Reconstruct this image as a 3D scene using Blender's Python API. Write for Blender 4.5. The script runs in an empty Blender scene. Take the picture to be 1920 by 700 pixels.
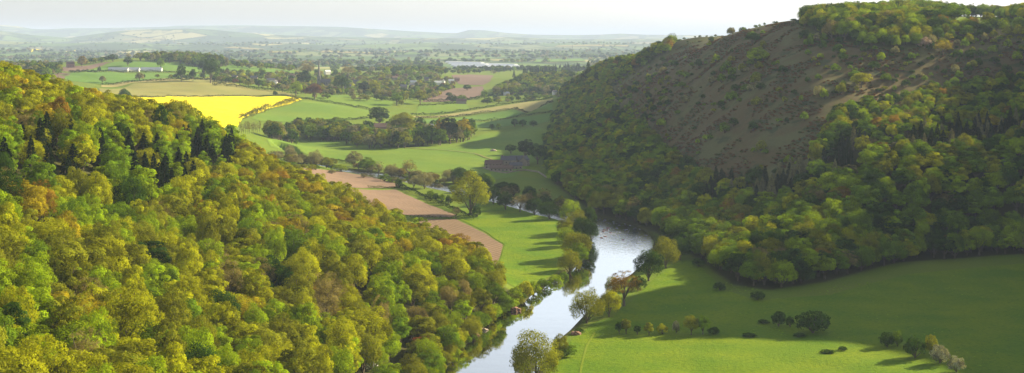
import bpy, math, random
import numpy as np
from mathutils import Vector, geometry

# ------------------------------------------------------------------ camera, sky, sun, exposure
sc = bpy.context.scene
COL = sc.collection
F, CX, HZ, H = 2400.0, 960.0, 70.0, 130.0        # focal length in photo pixels, centre column, horizon row, eye height
cam_d = bpy.data.cameras.new("camera"); cam = bpy.data.objects.new("camera", cam_d); COL.objects.link(cam)
cam.location = (0, 0, H); cam.rotation_euler = (math.radians(90), 0, 0)
cam_d.sensor_width = 36.0; cam_d.lens = 36.0 * F / 1920.0
cam_d.shift_y = -(350 - HZ) / 1920.0
cam_d.clip_start = 1.0; cam_d.clip_end = 200000.0
sc.camera = cam

SUN_AZ, SUN_EL = math.radians(60), math.radians(23)     # azimuth measured from the view direction (+Y) towards +X
sun_dir = Vector((math.sin(SUN_AZ) * math.cos(SUN_EL), math.cos(SUN_AZ) * math.cos(SUN_EL), math.sin(SUN_EL)))
w = bpy.data.worlds.new("World"); sc.world = w; w.use_nodes = True
nt = w.node_tree; nt.nodes.clear()
sky = nt.nodes.new("ShaderNodeTexSky"); sky.sky_type = 'NISHITA'; sky.sun_disc = False
sky.sun_elevation = SUN_EL; sky.sun_rotation = SUN_AZ
sky.altitude = 100; sky.air_density = 1.0; sky.dust_density = 1.1; sky.ozone_density = 1.0
bg = nt.nodes.new("ShaderNodeBackground"); bg.inputs[1].default_value = 0.062
wo = nt.nodes.new("ShaderNodeOutputWorld")
hs = nt.nodes.new('ShaderNodeHueSaturation'); hs.inputs['Saturation'].default_value = .36; nt.links.new(sky.outputs[0], hs.inputs['Color']); nt.links.new(hs.outputs[0], bg.inputs[0]); nt.links.new(bg.outputs[0], wo.inputs[0])
sl = bpy.data.lights.new("sun", 'SUN'); sl.energy = 5.0; sl.angle = math.radians(0.5); sl.color = (1.0, 0.84, 0.54)
so = bpy.data.objects.new("sun", sl); COL.objects.link(so)
so.rotation_euler = sun_dir.to_track_quat('Z', 'Y').to_euler(); so.location = (400, 400, 600)
sc.view_settings.view_transform = 'Standard'; sc.view_settings.look = 'None'
sc.view_settings.exposure = 1.58; sc.view_settings.gamma = 1.0; sc.view_settings.use_curve_mapping = False
cy = sc.cycles
cy.max_bounces = 6; cy.diffuse_bounces = 3; cy.glossy_bounces = 2; cy.transmission_bounces = 3; cy.volume_bounces = 0
cy.transparent_max_bounces = 4; cy.use_denoising = True; cy.denoising_prefilter = 'ACCURATE'; cy.sample_clamp_indirect = 6.0
cy.caustics_reflective = False; cy.caustics_refractive = False

rng = np.random.default_rng(11); random.seed(11)

# ------------------------------------------------------------------ helpers
def ss(a, b, x):
    t = np.clip((x - a) / (b - a), 0, 1); return t * t * (3 - 2 * t)

def proj(x, y, z):
    return CX + F * x / y, HZ + F * (H - z) / y

def link(name, me, mat=None, parent=None):
    o = bpy.data.objects.new(name, me); COL.objects.link(o)
    if mat is not None: me.materials.append(mat)
    if parent is not None: o.parent = parent
    return o

def tag(o, label=None, cat=None, group=None, kind=None):
    if label: o['label'] = label
    if cat: o['category'] = cat
    if group: o['group'] = group
    if kind: o['kind'] = kind
    return o

def empty(name, loc, rz=0.0):
    o = bpy.data.objects.new(name, None); COL.objects.link(o)
    o.location = loc; o.rotation_euler = (0, 0, rz); o.empty_display_size = 1
    return o

def mesh_np(name, co, faces_flat, nper, smooth=False, attrs=None):
    """co (n,3); faces_flat flat int array; nper verts per face (const)"""
    me = bpy.data.meshes.new(name)
    n = len(co); nf = len(faces_flat) // nper
    me.vertices.add(n); me.vertices.foreach_set("co", np.asarray(co, np.float32).ravel())
    me.loops.add(len(faces_flat)); me.loops.foreach_set("vertex_index", np.asarray(faces_flat, np.int32))
    me.polygons.add(nf); me.polygons.foreach_set("loop_start", np.arange(0, nf * nper, nper, dtype=np.int32))
    me.polygons.foreach_set("loop_total", np.full(nf, nper, np.int32))
    me.polygons.foreach_set("use_smooth", np.full(nf, smooth, bool))
    me.update(calc_edges=True)
    for k, (dom, typ, arr) in (attrs or {}).items():
        a = me.attributes.new(k, typ, dom)
        a.data.foreach_set("value" if typ == 'FLOAT' else ("color" if typ == 'FLOAT_COLOR' else "vector"), np.asarray(arr, np.float32).ravel())
    me.validate()
    return me

# ------------------------------------------------------------------ terrain
CP = []     # x, y, z
def cp(px, py, d, h=0.0): CP.append(((px - CX) / F * d, d, H - (py - HZ) / F * d - h))
def cw(x, y, z): CP.append((x, y, z))
# lit wooded hill on the left (rows seen as canopy, trees about 15 m)
for a in [(-400,700,170,15),(-150,700,225,15),(0,700,262,15),(200,700,300,15),(400,700,345,15),(600,700,400,15),(720,700,445,13),
          (-300,500,280,15),(0,500,350,15),(200,500,400,15),(400,500,460,15),(600,500,530,15),(720,560,520,14),(800,600,510,14),
          (-200,300,380,15),(0,300,450,15),(200,300,520,15),(300,400,500,15),(500,400,580,15),(0,200,530,15),(200,200,620,15),(100,150,650,15),
          (0,130,620,15),(-200,90,600,15),(-400,60,600,15),(200,182,680,15),(300,205,720,15),(300,300,600,15),(400,350,580,15),(400,250,720,15),(420,240,770,15),
          (500,330,680,15),(500,290,760,15),(600,400,640,15),(600,350,720,15),(700,450,620,15),(700,395,700,15),(800,500,590,15),(800,425,690,15),(880,470,640,12)]: cp(*a)
# behind its crest
for a in [(-200,0,85,0)]: pass
for x, y, z in [(-300,900,70),(-420,900,85),(-200,950,35),(-130,900,12),(-60,860,0),(-90,1000,2),(-250,1150,28),(-400,1200,50),(-600,1100,80),(-320,1400,32),(-500,1500,50),
                (0,100,85),(60,100,85),(-60,150,75),(0,250,22),(120,250,25),(0,380,0),(-40,430,-1),(200,380,-1),(330,380,8),(100,400,-3)]: cw(x, y, z)
# valley floor
for px, py in [(900,700),(1000,700),(1200,700),(1400,700),(1650,700),(1000,620),(1200,600),(1400,600),(1000,540),(1150,540),(1300,540),(980,480),(1060,470),(1200,470),
               (900,420),(1000,420),(1130,430),(800,370),(900,370),(1000,385),(700,335),(800,320),(900,320),(960,330),(620,300),(720,290),(840,290),(930,290),(560,270),(680,265),(800,265),(930,262)]:
    d = F * H / (py - HZ); cw((px - CX) / F * d, d, -3)
for a in [(1500,600,600),(1650,600,615),(1800,600,630),(1900,700,512),(1900,600,635),(1900,540,705),(1750,540,700),(1600,540,680)]: cp(*a)
# right hill
for a in [(1250,450,842,0),(1290,480,775,0),(1380,545,668,0),(1450,560,648,0),(1560,548,672,0),(1700,505,735,0),(1920,485,765,0),(2100,480,770,0),
          (1100,400,960,0),(1040,350,1130,0),(1010,300,1370,0),(1020,262,1640,0),
          (1900,420,800,12),(1900,340,810,12),(1900,250,880,10),(1900,150,1010,6),(1900,80,1075,2),(1900,42,1160,0),
          (1700,440,765,14),(1700,350,790,12),(1700,250,850,9),(1600,350,800,12),(1600,250,870,9),(1700,160,995,6),(1700,80,1060,5),(1700,50,1110,5),
          (1500,480,690,14),(1500,400,755,14),(1500,330,830,12),(1500,250,920,3),(1500,160,1010,2),(1500,90,1100,2),(1490,42,1205,2),
          (1350,440,800,14),(1350,370,870,14),(1350,300,965,4),(1350,200,1090,2),(1350,120,1240,2),(1370,60,1390,2),
          (1220,380,960,14),(1220,300,1090,12),(1220,220,1250,8),(1220,150,1430,6),(1240,78,1680,6),
          (1120,330,1170,14),(1120,250,1370,12),(1120,180,1640,10),(1130,112,1950,10),(1100,150,2050,8),(1060,200,1800,10),(1040,250,1600,12),
          (1530,15,1330,14),(1600,5,1400,14),(1700,0,1450,14),(1800,18,1500,14),(1920,28,1600,14),(2100,20,1600,14),(1850,36,1350,0),(1800,45,1250,0)]: cp(*a)
# unseen steep ground right of the frame, heights shaped to shade the meadow
for x, y, z in [(400,818,156),(425,775,166),(400,700,86),(402,722,98),(405,745,130),(410,860,144),(418,902,98),(490,925,118),(370,640,70),(480,650,150),(540,760,185),(600,960,150),(470,980,142),(620,620,180),(440,560,110),(360,540,45),(340,600,30),(520,460,110),(650,1100,200),(900,900,230),(330,470,12)]: cw(x, y, z)
# behind the right hill
for x, y, z in [(420,1700,120),(560,1900,130),(800,1800,150),(300,2000,80),(430,2400,60),(700,2600,90),(230,2400,40)]: cw(x, y, z)
# middle distance fields
for a in [(430,235,1500),(300,205,1650),(250,182,1820),(400,182,2000),(550,184,2080),(400,152,2320),(200,162,2120),(100,150,2150),(-100,145,2200),
          (250,140,2600),(250,118,2850),(350,122,2950),(130,135,2500),(0,132,2550),(-200,130,2600),(330,108,3200),(200,112,3100),(450,128,3000),(550,137,3000),(60,125,2950),
          (500,210,1880),(600,225,1820),(520,235,1700),(600,192,2100),(690,210,1980),(700,235,1850),(640,245,1780),(800,240,1790),(730,195,2150),
          (500,165,2400),(600,158,2700),(700,172,2550),(640,175,2350),(560,150,3000),(780,150,3100),(860,180,2500),(880,158,3000),(900,145,3400),
          (800,215,2080),(900,215,2080),(1000,190,2350),(1030,205,2000),(900,240,1800),(1000,245,1700),(960,222,1880),(1000,165,2700),(1000,145,3100),(1080,140,2900),(940,180,2500)]: cp(*a)
cp(775,122,3350,12); cp(740,128,3350,10); cp(810,132,3300,8)
for u in (-0.6,-0.4,-0.2,0.0,0.2): cw(u*3900, 3900, 28)
cw(-0.1*3600,3600,34); cw(-0.25*3500,3500,42)
CP = np.array(CP)

def warp(x, y): return np.stack([x / y * 4.0, np.log(y) * 4.0], -1)
PW = warp(CP[:, 0], CP[:, 1]); C2 = 0.12 ** 2
_A = np.sqrt(((PW[:, None] - PW[None]) ** 2).sum(-1) + C2) - 0.01 * np.eye(len(PW))
_n = len(PW); _M = np.zeros((_n + 3, _n + 3)); _M[:_n, :_n] = -_A; _M[:_n, _n] = 1; _M[:_n, _n+1:] = PW; _M[_n, :_n] = 1; _M[_n+1:, :_n] = PW.T
_W = np.linalg.solve(_M, np.concatenate([CP[:, 2], np.zeros(3)]))

# river centre line (photo column, row, half width in metres), on the flat valley floor
RIV = [(880,760,17),(925,690,19),(960,640,19),(1010,595,20),(1055,560,18),(1105,525,17),(1145,495,18),(1163,470,19),(1166,448,19),(1148,430,19),(1100,415,18),(1040,400,17),(985,386,14),(930,373,12),(870,360,11),(815,349,10),(760,338,10),(700,328,11),(620,317,9),(560,302,8),(530,292,12)]
def riv_pts():
    p = []
    for px, py, hw in RIV:
        d = F * (H + 0.8) / (py - HZ); p.append(((px - CX) / F * d, d, hw))
    p = np.array(p); out = []
    for i in range(len(p) - 1):
        p0, p1, p2, p3 = p[max(i-1,0)], p[i], p[i+1], p[min(i+2,len(p)-1)]
        for t in np.linspace(0, 1, 6, endpoint=False):
            out.append(0.5 * ((2*p1) + (-p0+p2)*t + (2*p0-5*p1+4*p2-p3)*t*t + (-p0+3*p1-3*p2+p3)*t**3))
    out.append(p[-1]); return np.array(out)
RP = riv_pts()
def riv_dist(x, y):
    best = np.full(x.shape, 1e9); hw = np.full(x.shape, 15.0)
    for a, b in zip(RP[:-1], RP[1:]):
        dx, dy = b[0]-a[0], b[1]-a[1]; L = dx*dx+dy*dy
        t = np.clip(((x-a[0])*dx+(y-a[1])*dy)/L, 0, 1)
        dd = np.hypot(x-a[0]-t*dx, y-a[1]-t*dy); m = dd < best
        best = np.where(m, dd, best); hw = np.where(m, a[2]+(b[2]-a[2])*t, hw)
    return best, hw

def wav(x, y, s, k=0.0):
    return (np.sin(x/s+1.3*np.sin(y/s*0.7+k)+k)+np.sin(y/s*1.13+1.1*np.sin(x/s*0.8-k)+2*k))*0.5

RIDGES = [
 (24000, 3500, [(-900,60),(-300,52),(0,47),(30,49),(60,54),(90,55),(130,53),(180,53),(230,52),(300,51),(340,48),(450,48),(560,49),(640,51),(700,54),(760,58),(830,62),(858,62),(880,56),(910,57),(950,62),(1000,65),(1080,66),(1130,65),(1165,63),(1210,65),(1260,66),(1500,66),(2200,62)]),
 (16000, 2600, [(-900,62),(-200,60),(0,58),(60,66),(130,71),(180,64),(230,58),(290,55),(350,54),(400,56),(450,61),(520,66),(600,69),(700,71),(900,72),(950,70),(1050,74),(1300,73),(2200,72)]),
 (11500, 1300, [(-900,78),(0,77),(100,82),(220,80),(330,84),(480,80),(620,85),(800,81),(950,84),(1100,80),(1250,84),(2200,84)]),
 (8000, 800, [(-900,97),(60,93),(160,99),(260,95),(420,99),(560,94),(700,100),(820,95),(980,99),(1100,94),(1250,99),(2200,98)]),
]
def far_z(x, y):
    z = 20 + 4 * wav(x, y, 900.0) * ss(4000, 9000, y); u = CX + F * x / y
    for d, wd, pr in RIDGES:
        pr = np.array(pr, float); c = H - (np.interp(u, pr[:,0], pr[:,1]) - HZ) / F * d
        c = c + wav(x, y, 260.0, 1.0) * d / 6000
        t = np.clip(np.abs(y - d) / np.where(y < d, wd, wd*0.6), 0, 1)
        z = np.maximum(z, 20 + (c - 20) * (0.5 + 0.5*np.cos(np.pi*t)))
    return z - 250 * ss(30000, 60000, y)

def ground_exact(x, y):
    x = np.asarray(x, float); y = np.asarray(y, float); sh = x.shape; x = x.ravel(); y = np.maximum(y.ravel(), 30.0)
    z = np.empty(len(x))
    for s in range(0, len(x), 20000):
        xx, yy = x[s:s+20000], y[s:s+20000]; Q = warp(xx, yy)
        K = -np.sqrt(((Q[:, None] - PW[None]) ** 2).sum(-1) + C2)
        z[s:s+20000] = K @ _W[:_n] + _W[_n] + Q @ _W[_n+1:]
    # the viewpoint's own slope falls away below the camera down to the river flats
    cap = np.interp(y, [30, 120, 260, 400, 460], [92, 66, 22, 4, 400]) + 1.0 * np.maximum(0, -x - 50) + .6 * np.maximum(0, x - 230)
    z = np.where(y < 460, np.minimum(z, cap), z)
    z = z + ss(8, 40, z) * (1.3 * wav(x, y, 17.0) + 1.8 * wav(x, y, 41.0, 2.0)) * (1 - ss(2500, 3500, y))
    z = np.where(z > 4, z, np.where(z < -4, 0.0, (z + 4) ** 2 / 16))          # flat flood plain
    z = z + (0.35 * wav(x, y, 23.0, 0.6) + .22 * wav(x, y, 7.3, 1.6)) * (1 - ss(1500, 2500, y))
    fw = ss(3400, 4700, y); z = z * (1 - fw) + far_z(x, y) * fw
    near = y < 2200
    if near.any():
        dd, hw = riv_dist(x[near], y[near])
        s = ss(0, 1, (dd - hw + 3.5) / 5.5)
        z[near] = -3.0 * (1 - s) + z[near] * s
    return z.reshape(sh)


# terrain lattice: fine inside the view, coarse outside; every later height is read from it
DR = [30.0]
while DR[-1] < 60000:
    d = DR[-1]
    DR.append(d * (1.03 if d < 400 else 1.0032 if d < 1500 else 1.006 if d < 5000 else 1.015))
DR = np.array(DR)
UC = np.concatenate([np.linspace(-2.2, -0.46, 30), np.linspace(-0.44, 0.44, 400), np.linspace(0.455, 0.75, 50), np.linspace(0.8, 2.2, 20)])
GX = DR[:, None] * UC[None]; GY = np.repeat(DR[:, None], len(UC), 1)
GZ = ground_exact(GX, GY)
def ground(x, y):
    x = np.asarray(x, float); y = np.maximum(np.asarray(y, float), 31.0)
    u = np.clip(x / y, -2.19, 2.19)
    fi = np.interp(y, DR, np.arange(len(DR))); fj = np.interp(u, UC, np.arange(len(UC)))
    i = np.clip(fi.astype(int), 0, len(DR)-2); j = np.clip(fj.astype(int), 0, len(UC)-2); a = fi - i; b = fj - j
    return (GZ[i, j]*(1-b)+GZ[i, j+1]*b)*(1-a) + (GZ[i+1, j]*(1-b)+GZ[i+1, j+1]*b)*a
DS = np.exp(np.linspace(math.log(150), math.log(29000), 2600))
def hit(px, py, dmin=180.0):
    """ground point met along each sight line of the photograph (design aid: turns a map drawn over the photo into ground positions)"""
    px = np.atleast_1d(np.asarray(px, float)); py = np.atleast_1d(np.asarray(py, float)); out = []
    for a, b in zip(px, py):
        zz = ground((a - CX) / F * DS, DS); ray = H - (b - HZ) / F * DS
        i = np.nonzero((zz >= ray) & (DS >= dmin))[0]
        if len(i) == 0: d = DS[-1]
        elif i[0] == 0: d = DS[0]
        else:
            i = i[0]; f0, f1 = ray[i-1]-zz[i-1], ray[i]-zz[i]
            d = DS[i-1] + (DS[i]-DS[i-1]) * f0 / max(f0 - f1, 1e-6)
            if d < dmin or f0 < 0: d = DS[i]
        out.append(((a - CX) / F * d, d))
    return np.array(out)
def inpoly(x, y, P):
    x = np.asarray(x, float); y = np.asarray(y, float); r = np.zeros(x.shape, bool); n = len(P)
    for i in range(n):
        x1, y1 = P[i]; x2, y2 = P[(i+1) % n]
        if y1 == y2: continue
        r ^= ((y1 > y) != (y2 > y)) & (x < (x2-x1)*(y-y1)/(y2-y1)+x1)
    return r

# ------------------------------------------------------------------ materials
class N:
    def __init__(s, name):
        s.m = bpy.data.materials.new(name); s.m.use_nodes = True; s.t = s.m.node_tree; s.t.nodes.clear()
        s.out = s.n("ShaderNodeOutputMaterial")
    def n(s, ty, **k):
        o = s.t.nodes.new(ty)
        for a, b in k.items():
            if a.startswith('i_'):
                key = a[2:]; key = int(key) if key.isdigit() else key
                s.put(o.inputs[key], b)
            else: setattr(o, a, b)
        return o
    def put(s, inp, v):
        if isinstance(v, bpy.types.NodeSocket): s.t.links.new(v, inp)
        elif isinstance(v, tuple) and len(v) == 3 and inp.type == 'RGBA': inp.default_value = (*v, 1)
        else: inp.default_value = v
    def noise(s, vec, scale, detail=4, rough=0.6, w=None):
        return s.n("ShaderNodeTexNoise", i_Vector=vec, i_Scale=scale, i_Detail=detail, i_Roughness=rough).outputs[0]
    def ramp(s, fac, a, b, ca=(0,0,0), cb=(1,1,1)):
        r = s.n("ShaderNodeValToRGB", i_0=fac); e = r.color_ramp.elements
        e[0].position = a; e[1].position = b; e[0].color = (*ca, 1); e[1].color = (*cb, 1); return r.outputs[0]
    def mix(s, f, a, b, mode='MIX'):
        o = s.n("ShaderNodeMix", data_type='RGBA', blend_type=mode); s.put(o.inputs[0], f); s.put(o.inputs[6], a); s.put(o.inputs[7], b); return o.outputs[2]
    def math(s, op, a, b=0.0):
        o = s.n("ShaderNodeMath", operation=op); s.put(o.inputs[0], a); s.put(o.inputs[1], b); return o.outputs[0]
    def pos(s, scale=(1,1,1), rot=0.0):
        g = s.n("ShaderNodeNewGeometry").outputs['Position']
        return s.n("ShaderNodeMapping", i_0=g, i_2=(0,0,rot), i_3=scale).outputs[0]
    def fin(s, col, rough=0.95, spec=0.1, bump=None, bs=0.3, bd=0.5, **k):
        p = s.n("ShaderNodeBsdfPrincipled"); s.put(p.inputs['Base Color'], col); s.put(p.inputs['Roughness'], rough); p.inputs['Specular IOR Level'].default_value = spec
        for a, b in k.items(): s.put(p.inputs[a.replace('_', ' ')], b)
        if bump is not None:
            b = s.n("ShaderNodeBump", i_Height=bump, i_Strength=bs, i_Distance=bd); s.t.links.new(b.outputs[0], p.inputs['Normal'])
        s.t.links.new(p.outputs[0], s.out.inputs[0]); return s.m

def grass_mat(name, c1, c2, c3, fine=1.2, wide=0.03, bs=0.5, bd=0.4, stripe=None):
    s = N(name); p = s.pos()
    a = s.noise(p, wide, 3, 0.55); b = s.noise(p, fine, 6, 0.75)
    col = s.mix(s.ramp(a, .35, .65), c1, c2); col = s.mix(s.ramp(b, .48, .74), col, c3)
    h = b
    if stripe:
        ang, sc_, amt, cc = stripe
        wv = s.n("ShaderNodeTexWave", i_Vector=s.pos(rot=ang), i_Scale=sc_, i_Distortion=1.2, i_Detail=2.0).outputs[1]
        col = s.mix(s.math('MULTIPLY', wv, amt), col, cc); h = s.math('ADD', b, s.math('MULTIPLY', wv, amt))
    return s.fin(col, 0.95, 0.05, h, bs, bd)

M = {}
M['meadow'] = grass_mat('meadow_grass', (.095,.18,.007), (.155,.22,.007), (.055,.12,.007), 0.55, 0.035, .8, .8)
M['pasture'] = grass_mat('pasture_grass', (.115,.2,.022), (.15,.22,.022), (.08,.14,.02), .25, 0.012, .4, .6)
M['green'] = grass_mat('green_crop', (.1,.195,.03), (.12,.21,.03), (.085,.15,.03), .15, 0.008, .3, .6)
M['olive'] = grass_mat('young_corn', (.21,.215,.06), (.25,.23,.07), (.18,.2,.055), .12, 0.01, .3, .6)
M['tan'] = grass_mat('pale_stubble', (.3,.26,.1), (.26,.25,.09), (.22,.22,.08), .1, 0.01, .3, .6)
M['rape'] = grass_mat('rape_flower', (.86,.72,.002), (.82,.66,.002), (.68,.6,.003), .22, 0.012, .35, .5, stripe=(1.2, .02, .35, (.62,.56,.01)))
M['plough'] = grass_mat('ploughed_soil', (.15,.105,.085), (.175,.12,.095), (.12,.09,.07), .15, 0.012, .3, .6, stripe=(.3, .05, .35, (.2,.15,.1)))
M['soil'] = grass_mat('drilled_soil', (.2,.14,.1), (.235,.16,.115), (.155,.115,.08), .5, 0.03, .6, .6, stripe=(-.33, .09, .14, (.17,.13,.07)))
M['furrow'] = grass_mat('ridged_soil', (.22,.15,.1), (.25,.17,.115), (.17,.12,.08), .7, 0.04, .6, .6, stripe=(-.62, .08, .5, (.11,.09,.045)))
M['meadow_pale'] = grass_mat('pale_grass', (.145,.21,.014), (.17,.22,.016), (.1,.15,.012), .6, .05)
M['track'] = grass_mat('trodden_earth', (.2,.21,.07), (.24,.23,.09), (.16,.19,.05), .8, 0.05)

def terrain_mat():
    s = N('countryside'); p = s.pos()
    att = s.n("ShaderNodeAttribute", attribute_name='cover'); sep = s.n("ShaderNodeSeparateColor", i_0=att.outputs[0])
    b = s.noise(p, .7, 6, .75); a = s.noise(p, .02, 3)
    col = s.mix(s.ramp(a, .35, .65), (.11,.175,.015), (.14,.185,.018)); col = s.mix(s.ramp(b, .48, .75), col, (.08,.12,.014))
    n1 = s.noise(p, .35, 5, .7)
    wood = s.mix(n1, (.05,.045,.02), (.07,.08,.02)); col = s.mix(sep.outputs[0], col, wood)
    n2 = s.noise(p, .022, 6, .68); n3 = s.noise(p, .22, 5, .72); n4 = s.noise(s.pos((1,1,2.5)), .06, 4, .6)
    br = s.mix(s.ramp(n3, .38, .62), (.13,.092,.045), (.1,.09,.038)); br = s.mix(s.ramp(n2, .47, .6), br, (.12,.12,.05)); br = s.mix(s.ramp(n4, .54, .64), br, (.06,.075,.03))
    col = s.mix(sep.outputs[1], col, br)
    # far patchwork of fields
    v = s.n("ShaderNodeTexVoronoi", i_Vector=s.pos((1/520., 1/700., 0), .35), i_Scale=1.0, i_Randomness=.85)
    vr = s.n("ShaderNodeSeparateColor", i_0=v.outputs['Color'])
    r = s.n("ShaderNodeValToRGB", i_0=vr.outputs[0]); cr = r.color_ramp; cr.interpolation = 'CONSTANT'
    cols = [(.0,(.10,.17,.05)),(.2,(.14,.22,.06)),(.38,(.06,.1,.04)),(.52,(.18,.22,.09)),(.66,(.09,.15,.05)),(.76,(.24,.24,.12)),(.84,(.12,.19,.05)),(.93,(.36,.35,.15))]
    while len(cr.elements) < len(cols): cr.elements.new(.5)
    for e, (po, c) in zip(cr.elements, cols): e.position = po; e.color = (*c, 1)
    v2 = s.n("ShaderNodeTexVoronoi", feature='DISTANCE_TO_EDGE', i_Vector=s.pos((1/520., 1/700., 0), .35), i_Scale=1.0, i_Randomness=.85)
    patch = s.mix(s.ramp(v2.outputs[0], .02, .05, (1,1,1), (0,0,0)), r.outputs[0], (.045,.075,.03))
    nn = s.noise(s.pos((1/400., 1/900., 0)), 1.0, 5, .65); patch = s.mix(s.ramp(nn, .5, .56), patch, (.05,.085,.035))
    col = s.mix(sep.outputs[2], col, patch)
    return s.fin(col, .95, .05, b, .5, .6)
M['terrain'] = terrain_mat()

def foliage_mat(name, transl=.42, vary=.5, tcol=(1.25,1.15,.45)):
    s = N(name)
    t = s.n("ShaderNodeAttribute", attribute_type='INSTANCER', attribute_name='tint').outputs['Color']
    lv = s.n("ShaderNodeAttribute", attribute_name='leafvar').outputs['Fac']
    k = s.math('ADD', s.math('MULTIPLY', lv, vary * 2), 1 - vary)
    comb = s.n("ShaderNodeCombineColor", i_0=k, i_1=k, i_2=k).outputs[0]
    col = s.mix(1.0, t, comb, 'MULTIPLY')
    d = s.n("ShaderNodeBsdfDiffuse", i_0=col, i_1=.9)
    tc = s.mix(1.0, col, tcol, 'MULTIPLY'); tr = s.n("ShaderNodeBsdfTranslucent", i_0=tc)
    mx = s.n("ShaderNodeMixShader", i_0=transl, i_1=d.outputs[0], i_2=tr.outputs[0])
    s.t.links.new(mx.outputs[0], s.out.inputs[0]); return s.m
M['leaf'] = foliage_mat('leaves', .24, .68); M['needle'] = foliage_mat('needles', .2, .45)
def bark():
    s = N('bark'); n = s.noise(s.pos((1,1,.3)), 3.0, 4)
    return s.fin(s.mix(n, (.09,.07,.05), (.2,.17,.13)), .9, .1)
M['bark'] = bark()
def water():
    s = N('river_water'); p = s.pos()
    y = s.n("ShaderNodeSeparateXYZ", i_0=s.n("ShaderNodeNewGeometry").outputs['Position']).outputs[1]
    rap = s.n("ShaderNodeMapRange", i_0=y, i_1=740., i_2=860.).outputs[0]       # the shallow rapids at the bend
    n1 = s.noise(p, .12, 3, .5); n2 = s.noise(s.pos((1,.5,1), .5), .55, 4, .65)
    h = s.math('ADD', s.math('MULTIPLY', n1, .35), s.math('MULTIPLY', s.math('MULTIPLY', n2, rap), 4.0))
    b = s.n("ShaderNodeBump", i_Height=h, i_Strength=.28, i_Distance=.35)
    g = s.n("ShaderNodeBsdfGlossy", i_0=(.93,.95,.97), i_1=.04); s.t.links.new(b.outputs[0], g.inputs['Normal'])
    foam = s.math('MULTIPLY', s.ramp(n2, .54, .66), rap)
    dcol = s.mix(foam, (.03,.035,.015), (.7,.72,.75))
    d = s.n("ShaderNodeBsdfDiffuse", i_0=dcol)
    fr = s.n("ShaderNodeFresnel", i_0=1.45); s.t.links.new(b.outputs[0], fr.inputs['Normal'])
    fac = s.math('MULTIPLY', s.math('MINIMUM', s.math('MULTIPLY', fr.outputs[0], 3.2), 1.0), s.math('SUBTRACT', 1.0, s.math('MULTIPLY', foam, .7)))
    mx = s.n("ShaderNodeMixShader", i_0=fac, i_1=d.outputs[0], i_2=g.outputs[0]); s.t.links.new(mx.outputs[0], s.out.inputs[0]); return s.m
M['water'] = water()
def plain(name, c, var=.25, sc_=1.5, rough=.85, bs=.2):
    s = N(name); n = s.noise(s.pos(), sc_, 5, .65)
    c2 = tuple(v*(1-var) for v in c)
    return s.fin(s.mix(s.ramp(n, .35, .65), c, c2), rough, .2, n, bs, .1)
M['white_wall'] = plain('white_render', (.78,.76,.72), .12)
M['stone_wall'] = plain('sandstone_wall', (.36,.3,.24), .35)
M['brick_wall'] = plain('red_brick_wall', (.4,.24,.19), .3)
M['church_stone'] = plain('weathered_grey_stone', (.2,.185,.16), .3)
M['slate'] = plain('slate_roof', (.13,.13,.15), .35, 3)
M['tile'] = plain('clay_tile_roof', (.19,.125,.1), .35, 3)
M['pale_roof'] = plain('pale_sheet_roof', (.62,.63,.64), .15)
M['glass'] = plain('window_glass', (.03,.035,.045), .3, 1, .15)
M['film'] = plain('polythene_film', (.86,.88,.9), .06, .2, .35)
M['metal'] = plain('galvanised_steel', (.35,.36,.38), .2)
M['rock'] = plain('red_sandstone_rock', (.34,.2,.14), .5, 1.2, .9, .6)
M['pale_rock'] = plain('pale_rock', (.5,.42,.34), .35, 1.2, .9, .6)

# ------------------------------------------------------------------ terrain mesh, river, field sheets
nr, nc = GX.shape
idx = np.arange(nr*nc).reshape(nr, nc)
quads = np.stack([idx[:-1,:-1], idx[:-1,1:], idx[1:,1:], idx[1:,:-1]], -1).reshape(-1)
LEFT_WOOD = [(-24,480),(-6,560),(4,622),(-18,668),(-38,705),(-80,752),(-130,810),(-190,880),(-260,960),(-420,1100),(-700,1100),(-500,600),(-300,180),(-60,180),(-60,420)]
RIGHT_HILL = [(62,935),(97,850),(104,780),(116,672),(131,655),(168,680),(223,738),(306,768),(345,700),(345,560),(700,480),(1100,900),(900,1900),(240,2100),(120,2150),(70,1850),(47,1640),(34,1370),(38,1130)]
BRACKEN = [(1140,168),(1200,128),(1290,82),(1400,56),(1480,40),(1500,50),(1540,70),(1640,90),(1700,95),(1790,70),(2100,70),(2100,140),(1920,150),(1800,170),(1700,195),(1640,200),(1570,230),(1540,300),(1440,350),(1330,350),(1260,310),(1200,250),(1150,200)]
MP = proj(GX, GY, GZ)
lw = inpoly(GX, GY, LEFT_WOOD) & (GZ > .6); rh = inpoly(GX, GY, RIGHT_HILL); brk = rh & inpoly(MP[0], MP[1], BRACKEN)
hilltop = inpoly(MP[0], MP[1], [(1780,30),(1960,30),(1960,62),(1700,60)]) & (GY > 1130) & (GY < 1600)
cover = np.zeros((nr, nc, 4), np.float32); cover[..., 3] = 1
cover[..., 0] = (lw | (rh & ~brk & ~hilltop)); cover[..., 1] = brk & ~hilltop; cover[..., 2] = ss(4200, 4800, GY)
bank = riv_dist(GX, GY); nb = (GY < 2200) & (bank[0] < bank[1] + 3.0); cover[nb, 0] = 1
for _ in range(2):
    c = cover; c[1:-1,1:-1] = (c[1:-1,1:-1]*2 + c[:-2,1:-1] + c[2:,1:-1] + c[1:-1,:-2] + c[1:-1,2:]) / 6
me = mesh_np('ground', np.stack([GX, GY, GZ], -1).reshape(-1, 3), quads, 4, True, {'cover': ('POINT', 'FLOAT_COLOR', cover.reshape(-1, 4))})
tag(link('ground', me, M['terrain']), kind='structure')

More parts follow.
